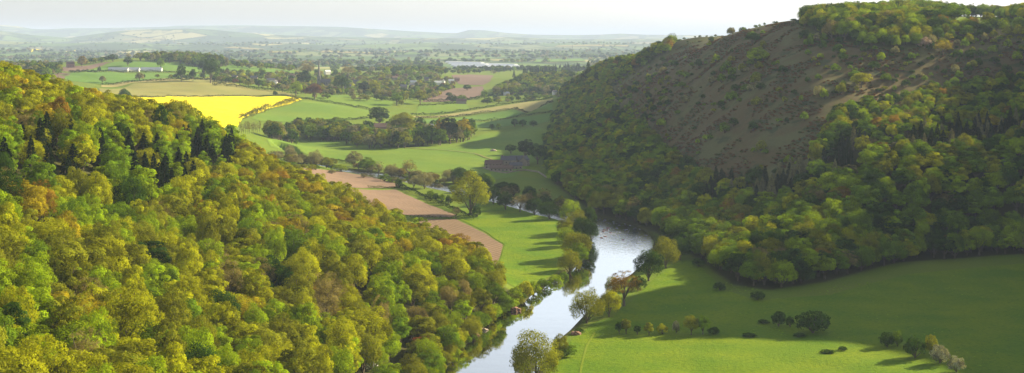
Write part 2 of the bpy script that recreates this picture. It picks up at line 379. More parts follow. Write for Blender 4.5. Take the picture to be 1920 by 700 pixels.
def ribbon(pts, hw, z, n=6):
    """flat ribbon along (x,y) points with half widths hw; z scalar or function"""
    pts = np.asarray(pts, float); t = np.gradient(pts, axis=0); t /= np.linalg.norm(t, axis=1)[:, None] + 1e-9
    nm = np.stack([-t[:,1], t[:,0]], -1); co = []
    for k in np.linspace(-1, 1, n):
        q = pts + nm * (hw * k)[:, None]; zz = z(q[:,0], q[:,1]) if callable(z) else np.full(len(q), z)
        co.append(np.column_stack([q, zz]))
    co = np.stack(co, 1); L = len(pts); ii = np.arange(L*n).reshape(L, n)
    f = np.stack([ii[:-1,:-1], ii[1:,:-1], ii[1:,1:], ii[:-1,1:]], -1).reshape(-1); return co.reshape(-1,3), f
co, f = ribbon(RP[:, :2], RP[:, 2] + 3.5, -0.8)
tag(link('river_water', mesh_np('river_water', co, f, 4), M['water']), kind='structure')

def dens(P, close=True, step=None):
    P = np.asarray(P, float); Q = np.vstack([P, P[:1]]) if close else P; out = []
    for a, b in zip(Q[:-1], Q[1:]):
        st = step or max(3.0, 0.006*min(a[1], b[1])); k = max(1, int(np.hypot(*(b-a))/st)); out += [a+(b-a)*t for t in np.linspace(0, 1, k, endpoint=False)]
    if not close: out.append(Q[-1])
    return np.array(out)

def field(name, mat, px=None, world=None, lift=None, dmin=180.0, cell=1.0):
    P = hit([a for a,_ in px], [b for _,b in px], dmin) if px is not None else np.array(world, float)
    B = dens(P); sub = (DR >= B[:,1].min()) & (DR <= B[:,1].max()); rows = DR[sub]
    cols = UC[(UC >= (B[:,0]/B[:,1]).min()) & (UC <= (B[:,0]/B[:,1]).max())]
    st = max(1, int(cell)); gx = (rows[::st,None]*cols[None,::st]).ravel(); gy = np.repeat(rows[::st], len(cols[::st])); m = inpoly(gx, gy, B)
    gx, gy = gx[m], gy[m]
    ax = np.concatenate([B[:,0], gx]); ay = np.concatenate([B[:,1], gy]); kx, ky = 1.0, .35
    x0, y0 = ax.mean(), ay.mean(); sc_ = max(np.ptp(ax), np.ptp(ay)*ky)
    vs = [Vector(((a-x0)/sc_, (b-y0)*ky/sc_)) for a, b in zip(ax, ay)]; nb_ = len(B)
    v, e, fc, *_ = geometry.delaunay_2d_cdt(vs, [(i, (i+1) % nb_) for i in range(nb_)], [], 1, 1e-6)
    vx = np.array([q.x for q in v])*sc_+x0; vy = np.array([q.y for q in v])*sc_/ky+y0
    lf = (.07 + vy*.00014) if lift is None else lift
    vz = ground(vx, vy) + lf
    ff = np.array([t for t in fc if len(t) == 3]).ravel()
    a_, b_, c_ = ff[0::3], ff[1::3], ff[2::3]; ar = (vx[b_]-vx[a_])*(vy[c_]-vy[a_])-(vx[c_]-vx[a_])*(vy[b_]-vy[a_])
    sw = ar < 0; ff = ff.reshape(-1,3); ff[sw] = ff[sw][:, ::-1]
    o = link(name, mesh_np(name, np.column_stack([vx, vy, vz]), ff.ravel(), 3, True), M[mat]); tag(o, kind='structure'); return o

field('rape_field', 'rape', [(215,186),(243,181.5),(330,181.5),(400,181.5),(480,182),(545,182.5),(562,184.5),(566,187),(545,195),(500,205),(455,222),(420,240),(330,228),(240,208)], dmin=1300)
field('corn_field', 'olive', [(185,166),(250,157),(330,153),(400,150.5),(455,163),(550,177),(556,180.5),(400,180.5),(240,180.5),(195,176)], dmin=1500)
field('stubble_field', 'tan', [(190,160),(265,153),(340,147),(398,144),(399,149.5),(330,152),(250,156),(190,164)], dmin=1500)
field('green_field', 'green', [(110,141),(180,136),(285,137),(400,141),(398,143),(340,146),(265,152),(190,158.5),(130,152)], dmin=1500)
field('green_field', 'green', [(160,133),(215,117),(300,111),(350,112),(420,131),(380,136),(300,135),(220,134.5)], dmin=1500)
field('ploughed_field', 'plough', [(112,127),(160,124),(215,116),(195,122),(158,133),(112,136)], dmin=1500)
field('ploughed_field', 'plough', [(80,143),(112,137.5),(138,136.5),(118,148),(90,152)], dmin=1500)
field('green_field', 'green', [(405,127),(432,122.5),(480,127),(550,133.5),(552,137),(480,135),(410,131)], dmin=1500)
field('pasture_field', 'pasture', [(470,222),(500,208),(548,197),(572,189.5),(620,193),(694,208),(690,221),(640,226),(560,228),(490,228)], dmin=1300)
field('pasture_field', 'pasture', [(572,184),(600,179),(650,179),(700,184),(738,192),(735,200),(694,206),(640,196),(600,190)], dmin=1500)
field('pasture_field', 'pasture', [(785,199),(830,196),(870,193),(880,206),(850,211),(780,214)], dmin=1300)
field('meadow_field', 'pasture', [(500,262),(560,264),(640,264),(700,270),(780,274),(860,270),(910,250),(1000,238),(1030,247),(1008,300),(960,332),(900,343),(850,322),(760,325),(640,300),(560,290),(508,276)], dmin=1100)
field('stubble_field', 'tan', [(768,218),(850,213),(960,196),(1036,184.5),(1036,192),(960,204),(900,212),(850,219),(780,221)], dmin=1300)
field('green_field', 'green', [(780,224.5),(860,221.5),(905,215),(965,206),(1036,195),(1036,209),(960,220),(880,228),(800,231)], dmin=1300)
field('green_field', 'green', [(880,231),(960,223),(1036,212),(1036,226),(960,236),(890,240)], dmin=1300)
field('ploughed_field', 'plough', [(790,192),(815,176),(850,166),(905,162),(912,176),(880,186),(830,191)], dmin=1500)
field('ploughed_field', 'plough', [(846,142),(880,140),(925,142),(920,152),(905,160),(860,158)], dmin=1500)
field('drilled_field', 'soil', [(560,314),(600,318),(640,322),(700,333),(747,346),(742,352),(700,353),(660,352),(600,338),(560,325)], dmin=1000)
field('drilled_field', 'soil', [(640,352),(700,356.5),(742,356),(800,383),(856,404),(845,408),(800,408),(740,400),(680,380)], dmin=850)
field('ridged_field', 'furrow', [(780,411),(855,411.5),(905,436),(943,460),(938,480),(930,496),(905,500),(860,470),(800,432)], dmin=690)
field('river_meadow', 'meadow', [(862,408),(900,385),(930,380),(1000,392),(1045,408),(1068,425),(1080,450),(1075,480),(1050,505),(1000,538),(968,540),(950,530),(934,498),(946,460),(908,434),(858,409.5)], dmin=600)
field('river_meadow', 'meadow', [(1010,730),(1045,665),(1075,635),(1110,607),(1150,595),(1190,560),(1230,520),(1275,490),(1300,487),(1360,545),(1420,565),(1560,553),(1700,515),(1920,495),(2150,500),(2150,760),(1500,760)], dmin=440)
# far coloured fields on the plain
for px, m in [([(228,76),(310,75),(312,72.5),(232,73)],'tan'),([(58,99),(140,97.5),(142,94),(60,94)],'rape'),([(418,90),(480,94),(500,93),(440,88)],'tan'),([(600,99.5),(760,98.5),(758,95.5),(610,96)],'tan'),
              ([(1040,88.5),(1180,88),(1180,85.5),(1045,86)],'tan'),([(730,104),(800,103),(800,101),(735,101.5)],'green'),([(500,100),(560,100),(560,97),(505,97)],'olive'),([(1000,118),(1100,116),(1090,111),(1005,113)],'green'),([(0,108),(50,108),(52,103),(0,103)],'green')]:
    field('distant_field', m, px, lift=3.0, dmin=3000)

def path(name, mat, px, hw, dmin=600, lift=.25):
    P = dens(hit([a for a,_ in px],[b for _,b in px], dmin), False, 4.0)
    L = (lambda x, y: ground(x, y) + lift + y*.0002)
    co, f = ribbon(P, np.full(len(P), hw), L, 3); tag(link(name, mesh_np(name, co, f, 4), M[mat]), kind='structure')
path('footpath', 'track', [(760,278),(840,283),(890,289),(920,299),(945,312),(965,318)], 1.3, 1100, .5)
path('footpath', 'meadow_pale', [(1082,745),(1090,690),(1100,650),(1115,625)], .45, 450, .15)

# ------------------------------------------------------------------ trees: crown and trunk shapes
def leaf_mesh(name, cen, nrm, size, var, mat, asp=.75):
    n = len(cen); r = rng.normal(size=(n, 3)); nrm = nrm / (np.linalg.norm(nrm, axis=1)[:, None] + 1e-9)
    t = np.cross(nrm, r); t /= np.linalg.norm(t, axis=1)[:, None] + 1e-9; b = np.cross(nrm, t)
    s = (size * rng.uniform(.6, 1.3, n))[:, None] * .5; q = rng.uniform(.5, 1.1, (n, 1))
    co = np.stack([cen - t*s, cen - b*s*asp*q + nrm*s*.25, cen + t*s*q, cen + b*s*asp - nrm*s*.2], 1).reshape(-1, 3)
    me = mesh_np(name, co, np.arange(n*4), 4, False, {'leafvar': ('FACE', 'FLOAT', var)})
    me.materials.append(mat); return me

def tube(pts, rad, sides=6):
    co = []; n = len(pts)
    for i, p in enumerate(pts):
        p = np.array(p, float); t = np.array(pts[min(i+1, n-1)], float) - np.array(pts[max(i-1, 0)], float); t /= np.linalg.norm(t) + 1e-9
        a = np.cross(t, [.3, 1, .1]); a /= np.linalg.norm(a); b = np.cross(t, a)
        for k in range(sides):
            an = 2*math.pi*k/sides; co.append(p + (a*math.cos(an)+b*math.sin(an))*rad[i])
    f = []
    for i in range(n-1):
        for k in range(sides): f += [i*sides+k, i*sides+(k+1) % sides, (i+1)*sides+(k+1) % sides, (i+1)*sides+k]
    return np.array(co), f
def tubes_mesh(name, tl, sides=6):
    C, Fc, o = [], [], 0
    for pts, rad in tl:
        c, f = tube(pts, rad, sides); C.append(c); Fc += [i+o for i in f]; o += len(c)
    me = mesh_np(name, np.vstack(C), np.array(Fc), 4, True); me.materials.append(M['bark']); return me

def broad(name, wd, ht, base, nleaf, leaf, nl=26, lob=(.24, .42), shell=(.7, 1.05), droop=0.0, mat='leaf', skew=0.0, up=.2):
    """a crown of foliage clumps over a trunk: wd wide, total height ht, crown starting at height base"""
    ch = ht - base; cz = base + ch*.42; cs, rs = [], []
    g = math.pi*(3-math.sqrt(5)); off = rng.uniform(0, 6.28)
    for i in range(nl):
        zc = 1 - (i+.5)/nl*1.55; rr = math.sqrt(max(0, 1-zc*zc)); th = g*i+off
        v = np.array([rr*math.cos(th), rr*math.sin(th), zc]); r = rng.uniform(*lob)*wd*.5
        k = rng.uniform(.72, 1.08)
        rad = np.array([wd*.5-r*.8, wd*.5-r*.8, (ch*.58 if zc > 0 else ch*.4)-r*.6])
        cs.append(np.array([skew*wd*.1, 0, cz]) + v*rad*k); rs.append(r)
    for i in range(max(3, nl//5)): cs.append(np.array([rng.uniform(-.2,.2)*wd, rng.uniform(-.2,.2)*wd, cz+rng.uniform(-.1,.2)*ch])); rs.append(wd*.2)
    cs, rs = np.array(cs), np.array(rs); lv = rng.uniform(0, 1, len(rs)); p = rs**2/(rs**2).sum()
    li = rng.choice(len(rs), nleaf, p=p); d = rng.normal(size=(nleaf, 3)); d /= np.linalg.norm(d, axis=1)[:, None]
    o = cs[li] - np.array([0, 0, cz-ch*.15]); o /= np.linalg.norm(o, axis=1)[:, None] + 1e-9
    d = d + o*.55; d /= np.linalg.norm(d, axis=1)[:, None]
    rr = rs[li]*rng.uniform(shell[0], shell[1], nleaf)
    # small twig-sized bumps so a clump's edge is ragged
    bump = 1 + .13*np.sin(d[:,0]*9+lv[li]*20)*np.sin(d[:,1]*8+lv[li]*9)*np.sin(d[:,2]*10)
    cen = cs[li] + d*(rr*bump)[:, None]*np.array([1, 1, .85]); cen[:,2] -= droop*rng.uniform(0, 1, nleaf)*rs[li]
    cen[:,2] = np.maximum(cen[:,2], base*.6+.1)
    nr_ = d*1.0 + rng.normal(size=(nleaf, 3))*.36 + np.array([0, 0, up])
    crown = leaf_mesh(name+'_crown', cen, nr_, np.full(nleaf, leaf), .72*lv[li]+.28*rng.uniform(0, 1, nleaf), M[mat])
    tl = [([(0,0,-1.5),(0,0,base*.5),(skew*wd*.04,0,base),(skew*wd*.08,0,cz)], [wd*.045+.1, wd*.036, wd*.03, wd*.012])]
    for i in rng.choice(nl, min(nl, 6), False):
        c = cs[i]; tl.append(([(0,0,base*.75), tuple(c*np.array([.45,.45,1])*np.array([1,1,.0])+np.array([0,0,base+(c[2]-base)*.4])), tuple(c)], [wd*.02, wd*.014, wd*.004+.02]))
    return (crown, tubes_mesh(name+'_trunk', tl), wd, ht)

def conifer(name, wd, ht, nleaf, leaf, whorls=22, sparse=.0, mat='needle', rise=0.0, base=.12):
    cen, nr_, var = [], [], []; per = nleaf//(whorls*8)
    for k in range(whorls):
        t = base + (1-base)*(k+.5)/whorls; z0 = ht*t; R = wd*.5*(1-t)**.8*rng.uniform(.8, 1.12)+.15
        nb_ = 8
        for b in range(nb_):
            if rng.uniform() < sparse: continue
            an = 6.283*(b+rng.uniform(-.3,.3))/nb_ + k*.7; s = rng.uniform(.15, 1, per)**.6; Rb = R*rng.uniform(.75, 1.15)
            lat = rng.normal(size=per)*.16*Rb*(1.1-s); x = s*Rb
            z = z0 + (rise*s - .35*s*s)*Rb*.9 + rng.normal(size=per)*.2*Rb*.6 + rng.uniform(-.4,.4)
            cen.append(np.column_stack([x*math.cos(an)-lat*math.sin(an), x*math.sin(an)+lat*math.cos(an), z]))
            nr_.append(np.column_stack([np.full(per, .5*math.cos(an)), np.full(per, .5*math.sin(an)), np.full(per, .8)])+rng.normal(size=(per,3))*.4)
            var.append(np.full(per, rng.uniform(0, .6))+rng.uniform(0, .4, per))
    cen, nr_, var = np.vstack(cen), np.vstack(nr_), np.concatenate(var)
    crown = leaf_mesh(name+'_crown', cen, nr_, np.full(len(cen), leaf), var, M[mat], .5)
    return (crown, tubes_mesh(name+'_trunk', [([(0,0,-1.5),(0,0,ht*.5),(0,0,ht*.97)], [wd*.045+.06, wd*.03, .03])]), wd, ht)

SP = {
 'broad':  [broad('broad', 12, 17, 4.0, 8500, .50, 30, (.2,.36)), broad('broad', 12, 16, 3.5, 8500, .46, 24, (.24,.42)), broad('broad', 11, 17, 4, 8000, .52, 38, (.16,.3)), broad('broad', 12.5, 15, 3.5, 8500, .46, 20, (.28,.46), skew=.6),
            broad('broad', 12, 16, 4, 8500, .44, 28, (.18,.4), shell=(.6,1.15)), broad('broad', 10, 17, 4, 7500, .5, 34, (.18,.34), skew=-.5)],
 'budding': [broad('budding', 11, 16, 4, 6500, .30, 44, (.14,.26), shell=(.3,1.1), up=0), broad('budding', 12, 15, 4, 7000, .28, 50, (.12,.24), shell=(.3,1.15), up=0)],
 'willow': [broad('willow', 12, 12.5, 1.2, 9500, .38, 34, (.2,.34), shell=(.6,1.15), droop=.35), broad('willow', 13, 12, 1.0, 9500, .36, 28, (.22,.4), shell=(.6,1.12), droop=.3), broad('willow', 11, 13, 1.4, 9000, .38, 40, (.17,.3), shell=(.5,1.15), droop=.3)],
 'bush':   [broad('bush', 5, 4.2, .3, 2200, .32, 16, (.25,.45)), broad('bush', 5, 4.6, .3, 2200, .3, 22, (.2,.38), shell=(.5,1.1)), broad('bush', 5.5, 4.0, .3, 2200, .32, 18, (.24,.4), skew=.6)],
 'conifer': [conifer('conifer', 7, 20, 7000, .5, 31, .12), conifer('conifer', 6, 19, 6500, .48, 34, .16), conifer('conifer', 8, 21, 7500, .55, 29, .22)],
 'larch':  [broad('larch', 8, 20, 1.5, 8000, .46, 44, (.2,.36), shell=(.5,1.1)), broad('larch', 7.5, 19, 1.5, 7500, .46, 40, (.2,.4), shell=(.5,1.15)), broad('larch', 8.5, 19, 1.2, 8000, .46, 50, (.16,.32), shell=(.5,1.1))],
 'poplar': [broad('poplar', 3.2, 20, 3, 1500, .4, 26, (.2,.4), shell=(.2,1.0)), broad('poplar', 2.8, 19, 3, 900, .4, 24, (.2,.4), shell=(.2,1.0))],
 'mid':    [broad('mid', 12, 14, 2.0, 1500, 1.05, 20, (.24,.42)), broad('mid', 12, 13, 1.5, 1500, 1.0, 26, (.2,.36)), broad('mid', 11, 15, 2.5, 1500, 1.0, 16, (.28,.46))],
 'midcon': [conifer('midcon', 7, 19, 1400, 1.1, 16)],
 'far':    [broad('far', 16, 15, .8, 260, 3.0, 10, (.3,.5)), broad('far', 20, 13, .6, 320, 3.0, 12, (.3,.5))],
}
TINT = {  # name: (base colour, how it is called)
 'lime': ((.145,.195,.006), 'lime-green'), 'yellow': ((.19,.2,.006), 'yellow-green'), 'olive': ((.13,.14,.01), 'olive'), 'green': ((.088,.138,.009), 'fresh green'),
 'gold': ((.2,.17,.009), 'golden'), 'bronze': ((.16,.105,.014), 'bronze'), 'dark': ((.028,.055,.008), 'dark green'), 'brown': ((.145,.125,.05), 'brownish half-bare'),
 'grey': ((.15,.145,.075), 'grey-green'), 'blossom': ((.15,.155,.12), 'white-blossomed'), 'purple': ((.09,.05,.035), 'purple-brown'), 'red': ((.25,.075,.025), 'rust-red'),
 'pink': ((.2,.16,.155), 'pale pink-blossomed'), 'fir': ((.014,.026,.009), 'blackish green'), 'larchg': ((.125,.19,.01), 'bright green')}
TS = 1.95
ALL_OBJ = []   # every individual plant: dict(px, py, ...)
FIRST = {}
def make_plant(kname, sp, var, x, y, wd, ht, tint, label, cat, group=None, rz=None, z=None):
    crown, trunk, nw, nh = SP[sp][var % len(SP[sp])]
    z = float(ground(x, y)) if z is None else z
    r = empty(kname, (x, y, z), rng.uniform(0, 6.28) if rz is None else rz); r.scale = (wd/nw, wd/nw, ht/nh)
    tag(r, label, cat, group)
    c = bpy.data.objects.new('crown', crown); COL.objects.link(c); c.parent = r
    t = bpy.data.objects.new('trunk', trunk); COL.objects.link(t); t.parent = r
    tc = TINT[tint][0] if isinstance(tint, str) else tint
    k = rng.uniform(.9, 1.12)*TS; c['tint'] = [float(v*k) for v in tc]
    FIRST.setdefault((sp, var % len(SP[sp])), (c, t)); return r

def scatter_stuff(name, label, pts):
    """pts: list of (sp, var, x, y, z, w, h, rz, tint) as ONE object of kind stuff"""
    n = len(pts); keys = sorted({(p[0], p[1] % len(SP[p[0]])) for p in pts})
    me = bpy.data.meshes.new(name); me.vertices.add(n)
    me.vertices.foreach_set("co", np.array([(p[2], p[3], p[4]) for p in pts], np.float32).ravel())
    def at(nm, typ, arr, key):
        a = me.attributes.new(nm, typ, 'POINT'); a.data.foreach_set(key, np.asarray(arr, np.float32 if typ != 'INT' else np.int32).ravel())
    at('kind_id', 'INT', [keys.index((p[0], p[1] % len(SP[p[0]]))) for p in pts], 'value')
    sz = [(p[5]/SP[p[0]][p[1] % len(SP[p[0]])][2], p[5]/SP[p[0]][p[1] % len(SP[p[0]])][2], p[6]/SP[p[0]][p[1] % len(SP[p[0]])][3]) for p in pts]
    at('siz', 'FLOAT_VECTOR', sz, 'vector'); at('rot', 'FLOAT_VECTOR', [(0, 0, p[7]) for p in pts], 'vector')
    tn = []
    for p in pts:
        k = rng.uniform(.85, 1.15)*TS; t = TINT[p[8]][0] if isinstance(p[8], str) else p[8]; tn.append([v*k for v in t])
    at('tint', 'FLOAT_VECTOR', tn, 'vector')
    o = link(name, me); tag(o, label, kind='stuff')
    g = bpy.data.node_groups.new(name, 'GeometryNodeTree'); g.interface.new_socket('Geometry', in_out='INPUT', socket_type='NodeSocketGeometry'); g.interface.new_socket('Geometry', in_out='OUTPUT', socket_type='NodeSocketGeometry')
    nd = g.nodes; L = g.links; gi = nd.new('NodeGroupInput'); go = nd.new('NodeGroupOutput'); jn = nd.new('GeometryNodeJoinGeometry')
    def na(nm, dt): a = nd.new('GeometryNodeInputNamedAttribute'); a.data_type = dt; a.inputs[0].default_value = nm; return a.outputs[0]
    kid, siz, rot = na('kind_id', 'INT'), na('siz', 'FLOAT_VECTOR'), na('rot', 'FLOAT_VECTOR')
    for i, k in enumerate(keys):
        cmp_ = nd.new('FunctionNodeCompare'); cmp_.data_type = 'INT'; cmp_.operation = 'EQUAL'; L.new(kid, cmp_.inputs[2]); cmp_.inputs[3].default_value = i
        for tmpl in FIRST[k]:
            oi = nd.new('GeometryNodeObjectInfo'); oi.inputs['Object'].default_value = tmpl; oi.inputs['As Instance'].default_value = True
            ip = nd.new('GeometryNodeInstanceOnPoints'); L.new(gi.outputs[0], ip.inputs['Points']); L.new(cmp_.outputs[0], ip.inputs['Selection']); L.new(oi.outputs['Geometry'], ip.inputs['Instance'])
            L.new(rot, ip.inputs['Rotation']); L.new(siz, ip.inputs['Scale']); L.new(ip.outputs[0], jn.inputs[0])
    L.new(jn.outputs[0], go.inputs[0]); md = o.modifiers.new('spread', 'NODES'); md.node_group = g
    return o

# ------------------------------------------------------------------ where the trees stand
T = []   # candidates: dict
def add(kname, sp, x, y, wd, ht, tint, zone, cat='tree', fixed=None, group=None, must=False):
    T.append(dict(k=kname, sp=sp, v=int(rng.integers(0, 99)), x=float(x), y=float(y), z=float(ground(x, y)), w=wd, h=ht, t=tint, zone=zone, cat=cat, lab=fixed, g=group, must=must))
def grid(x0, x1, y0, y1, st, jit=.42):
    xs, ys = np.meshgrid(np.arange(x0, x1, st), np.arange(y0, y1, st)); xs = xs.astype(float); xs[1::2] += st*.5
    return (xs + rng.uniform(-jit, jit, xs.shape)*st).ravel(), (ys + rng.uniform(-jit, jit, ys.shape)*st).ravel()
def pick(tab): ks, ws = zip(*tab); ws = np.array(ws, float); return ks[int(rng.choice(len(ks), p=ws/ws.sum()))]

# lit wood on the left hillside
x, y = grid(-560, 20, 190, 1000, 9.9)
m = inpoly(x, y, LEFT_WOOD); x, y = x[m], y[m]; z = ground(x, y); px, py = proj(x, y, z+12); pyt = HZ+F*(H-z-18)/y
rd, rhw = riv_dist(x, y)
CON = [(-60,225),(100,240),(200,245),(300,258),(380,235),(450,262),(420,320),(340,352),(200,345),(100,335),(-60,335)]
clump = wav(x, y, 14.0, .5)
for i in range(len(x)):
    if px[i] < -160 or pyt[i] > 740 or rd[i] < rhw[i]+2: continue
    con = inpoly(px[i:i+1], py[i:i+1], CON)[0]
    if con and rng.uniform() < .9:
        if rng.uniform() < .68: add('conifer_tree', 'conifer', x[i], y[i], rng.uniform(8.5,12), rng.uniform(15,21), 'fir', 'left')
        else: add('larch_tree', 'larch', x[i], y[i], rng.uniform(8,11.5), rng.uniform(16,22), pick([('larchg',3),('lime',2)]), 'left')
        continue
    if rd[i] < rhw[i] + 22: tn = pick([('olive',3),('lime',3),('green',2),('brown',1)]); sp = 'willow' if rng.uniform() < .4 else 'broad'; wd, ht = rng.uniform(9,13), rng.uniform(9,14)
    elif py[i] < 215 + .0*px[i] or (px[i] > 400 and y[i] > 620): tn = pick([('yellow',3.2),('gold',1.3),('olive',3.0),('lime',1.5),('bronze',.2)]); sp = 'broad'; wd, ht = rng.uniform(10.5,15.5), rng.uniform(13,18)
    else:
        tn = pick([('yellow',3.6),('lime',2.6),('olive',3.2),('gold',1.0),('green',.8),('bronze',.25),('brown',1.4),('dark',.9)]) if clump[i] < .25 else pick([('lime',3),('yellow',3),('green',.9),('olive',1.5)])
        sp = 'budding' if tn == 'brown' or (tn in ('bronze','gold') and rng.uniform() < .35) else 'broad'; wd, ht = rng.uniform(9.5,17), rng.uniform(12,22.5)
    add('broadleaf_tree' if sp != 'willow' else 'willow_tree', sp, x[i], y[i], wd, ht, tn, 'left')
for k in range(3, len(RP), 1):          # growth hanging over the left bank under the wood
    if not (470 < RP[k,1] < 655): continue
    tg = RP[min(k+1,len(RP)-1),:2]-RP[k-1,:2]; tg /= np.hypot(*tg); q = RP[k,:2] + np.array([-tg[1], tg[0]])*(RP[k,2]+(rng.uniform(1,3) if RP[k,1] < 548 else rng.uniform(-1.5,1.0)))
    if q[1] > 632: continue
    add('willow_tree', 'willow', q[0], q[1], rng.uniform(8,12), rng.uniform(6,10), pick([('olive',3),('lime',2),('green',2),('yellow',1)]), 'left'); T[-1]['z'] = -1.0
    for e_ in (0, 1): add('bank_bush', 'bush', q[0]+rng.uniform(-3,3), q[1]+rng.uniform(-5,5), rng.uniform(4,7), rng.uniform(3,4.5), pick([('olive',3),('green',2),('lime',1),('dark',1)]), 'left', 'bush'); T[-1]['z'] = -.9
for x_, y_, h_ in [(398,690,24),(401,703,17),(404,712,28),(399,722,20),(406,731,30),(410,741,19),(404,752,26),(412,766,30),(418,782,22),(396,676,18),(392,662,26),(388,650,16),(424,800,28),(385,636,22)]:  # unseen tall trees added on the ridge to break up the meadow's shadow edge
    add('broadleaf_tree', 'broad', x_, y_, h_*.42, h_, 'green', 'right')
# right hillside
x, y = grid(30, 720, 480, 2100, 8.8)
m = inpoly(x, y, RIGHT_HILL); x, y = x[m], y[m]; z = ground(x, y); px, py = proj(x, y, z); rd, rhw = riv_dist(x, y); cl = wav(x, y, 22.0, 1.5); cl2 = wav(x, y, 60.0, .3)
CON2 = [(1300,345),(1400,352),(1520,318),(1600,270),(1640,285),(1560,350),(1440,400),(1320,405)]
CON3 = [(1690,262),(1920,235),(1920,270),(1700,300)]
FLD = [(1775,30),(1960,40),(1960,62),(1770,57)]
for i in range(len(x)):
    if px[i] > 2330 or rd[i] < rhw[i]+4 or y[i]/x[i] < 1.15: continue
    P = (px[i:i+1], py[i:i+1])
    if inpoly(*P, FLD)[0] and 1100 < y[i] < 1600: continue
    if inpoly(*P, CON2)[0] or inpoly(*P, CON3)[0]:
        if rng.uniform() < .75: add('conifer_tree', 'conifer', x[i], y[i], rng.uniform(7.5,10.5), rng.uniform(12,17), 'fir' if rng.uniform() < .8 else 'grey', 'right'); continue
    if inpoly(*P, BRACKEN)[0]:
        dn = .1 + .16*(cl2[i] > .35) + .3*((px[i] > 1500) & (py[i] < 210)) + .5*(px[i] > 1650) + .35*((px[i] > 1330) & (px[i] < 1440) & (py[i] < 210) & (cl[i] > -.2)) + .22*(px[i] < 1260)
        if py[i] < 110 and px[i] < 1480: dn = .04
        if rng.uniform() < dn:
            big = rng.uniform() < .25 + .35*((px[i] > 1330) & (px[i] < 1440) & (py[i] < 210))
            add('scrub_bush', 'bush', x[i], y[i], rng.uniform(7,10) if big else rng.uniform(3.5,6.5), rng.uniform(6,9) if big else rng.uniform(2.5,5), pick([('green',3),('dark',3),('olive',2),('grey',1),('lime',.8)]), 'right', 'bush')
        continue
    if 1265 < px[i] < 1508 and py[i] < 92:
        if rng.uniform() < .25: add('scrub_bush', 'bush', x[i], y[i], rng.uniform(3,5.5), rng.uniform(1.8,3.5), pick([('green',2),('dark',3)]), 'right', 'bush')
        continue
    if y[i] > 1250 and px[i] < 1300: wd, ht = rng.uniform(9,13), rng.uniform(9,14)
    elif py[i] < 64: wd, ht = rng.uniform(11,16), rng.uniform(11,16)
    elif px[i] > 1600 and py[i] < 300: wd, ht = rng.uniform(8,12), rng.uniform(8,13)
    else: wd, ht = rng.uniform(11.5,18), rng.uniform(12,19)
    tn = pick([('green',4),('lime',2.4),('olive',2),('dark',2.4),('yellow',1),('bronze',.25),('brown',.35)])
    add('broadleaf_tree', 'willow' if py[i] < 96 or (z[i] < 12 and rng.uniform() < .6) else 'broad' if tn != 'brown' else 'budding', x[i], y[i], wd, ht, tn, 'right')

# trees one can point at: column, base row, width and height in the photo
def at(px, py, w_, h_, sp, tint, label, kname='field_tree', cat='tree', dmin=180, group=None):
    g_ = hit(px, py, dmin)[0]; s = g_[1]/F
    add(kname, sp, g_[0], g_[1], w_*s, h_*s, tint, 'own', cat, label, group, True)
for a in [
 (1068,515,46,50,'willow','olive','olive willow nearest the camera on the left bank below the river bend'),
 (1081,486,60,56,'willow','olive','broad sunlit willow in the middle of the row edging the bright meadow'),
 (1060,442,34,36,'willow','olive','small round willow at the meadow edge, above the broad sunlit one'),
 (1093,452,44,50,'willow','dark','dark willow leaning over the river beside the rapids'),
 (1070,418,46,46,'willow','lime','lime-topped willow at the upper end of the river row'),
 (1103,428,34,44,'willow','dark','dark willow hidden behind the upper end of the river row'),
 (1100,487,36,40,'willow','dark','dark low willow overhanging the water behind the broad sunlit one'),
 (1085,500,44,46,'willow','green','green willow filling the gap above the nearest bank willow'), (1062,462,40,40,'willow','lime','lime-green willow between the two sunlit ones at the meadow edge'),
 (1080,436,44,46,'willow','olive','olive willow in the upper half of the river row'), (1052,400,34,34,'willow','olive','olive tree at the top corner of the bright meadow'), (1108,455,30,44,'willow','dark','dark willow at the water in the middle of the row'),
 (1170,574,66,68,'budding','bronze','copper-brown tree on the right bank of the river'),
 (1150,556,34,40,'willow','olive','olive willow touching the copper-brown riverside tree'),
 (1100,606,70,68,'willow','olive','spreading grey-olive willow leaning over the river from the right bank'),
 (1142,594,46,54,'willow','yellow','yellow-green willow beside the spreading one on the right bank'),
 (1216,527,60,64,'willow','dark','dark willow on the right bank above the copper-brown tree'),
 (1248,503,56,62,'willow','olive','olive willow on the shaded right bank where the wood begins'),
 (1196,545,34,30,'willow','dark','low dark willow between the copper-brown tree and the dark one'),
 (1275,487,44,46,'willow','dark','dark tree at the corner of the shaded meadow'),
 (1005,722,98,108,'willow','olive','large feathery olive willow standing in front of the river at the bottom'),
 (1050,668,34,44,'willow','olive','small willow behind the large feathery one on the near bank'),
 (985,716,50,60,'willow','grey','grey-green sapling willow against the river at the bottom edge'),
]: at(*a, kname='willow_tree', dmin=400)
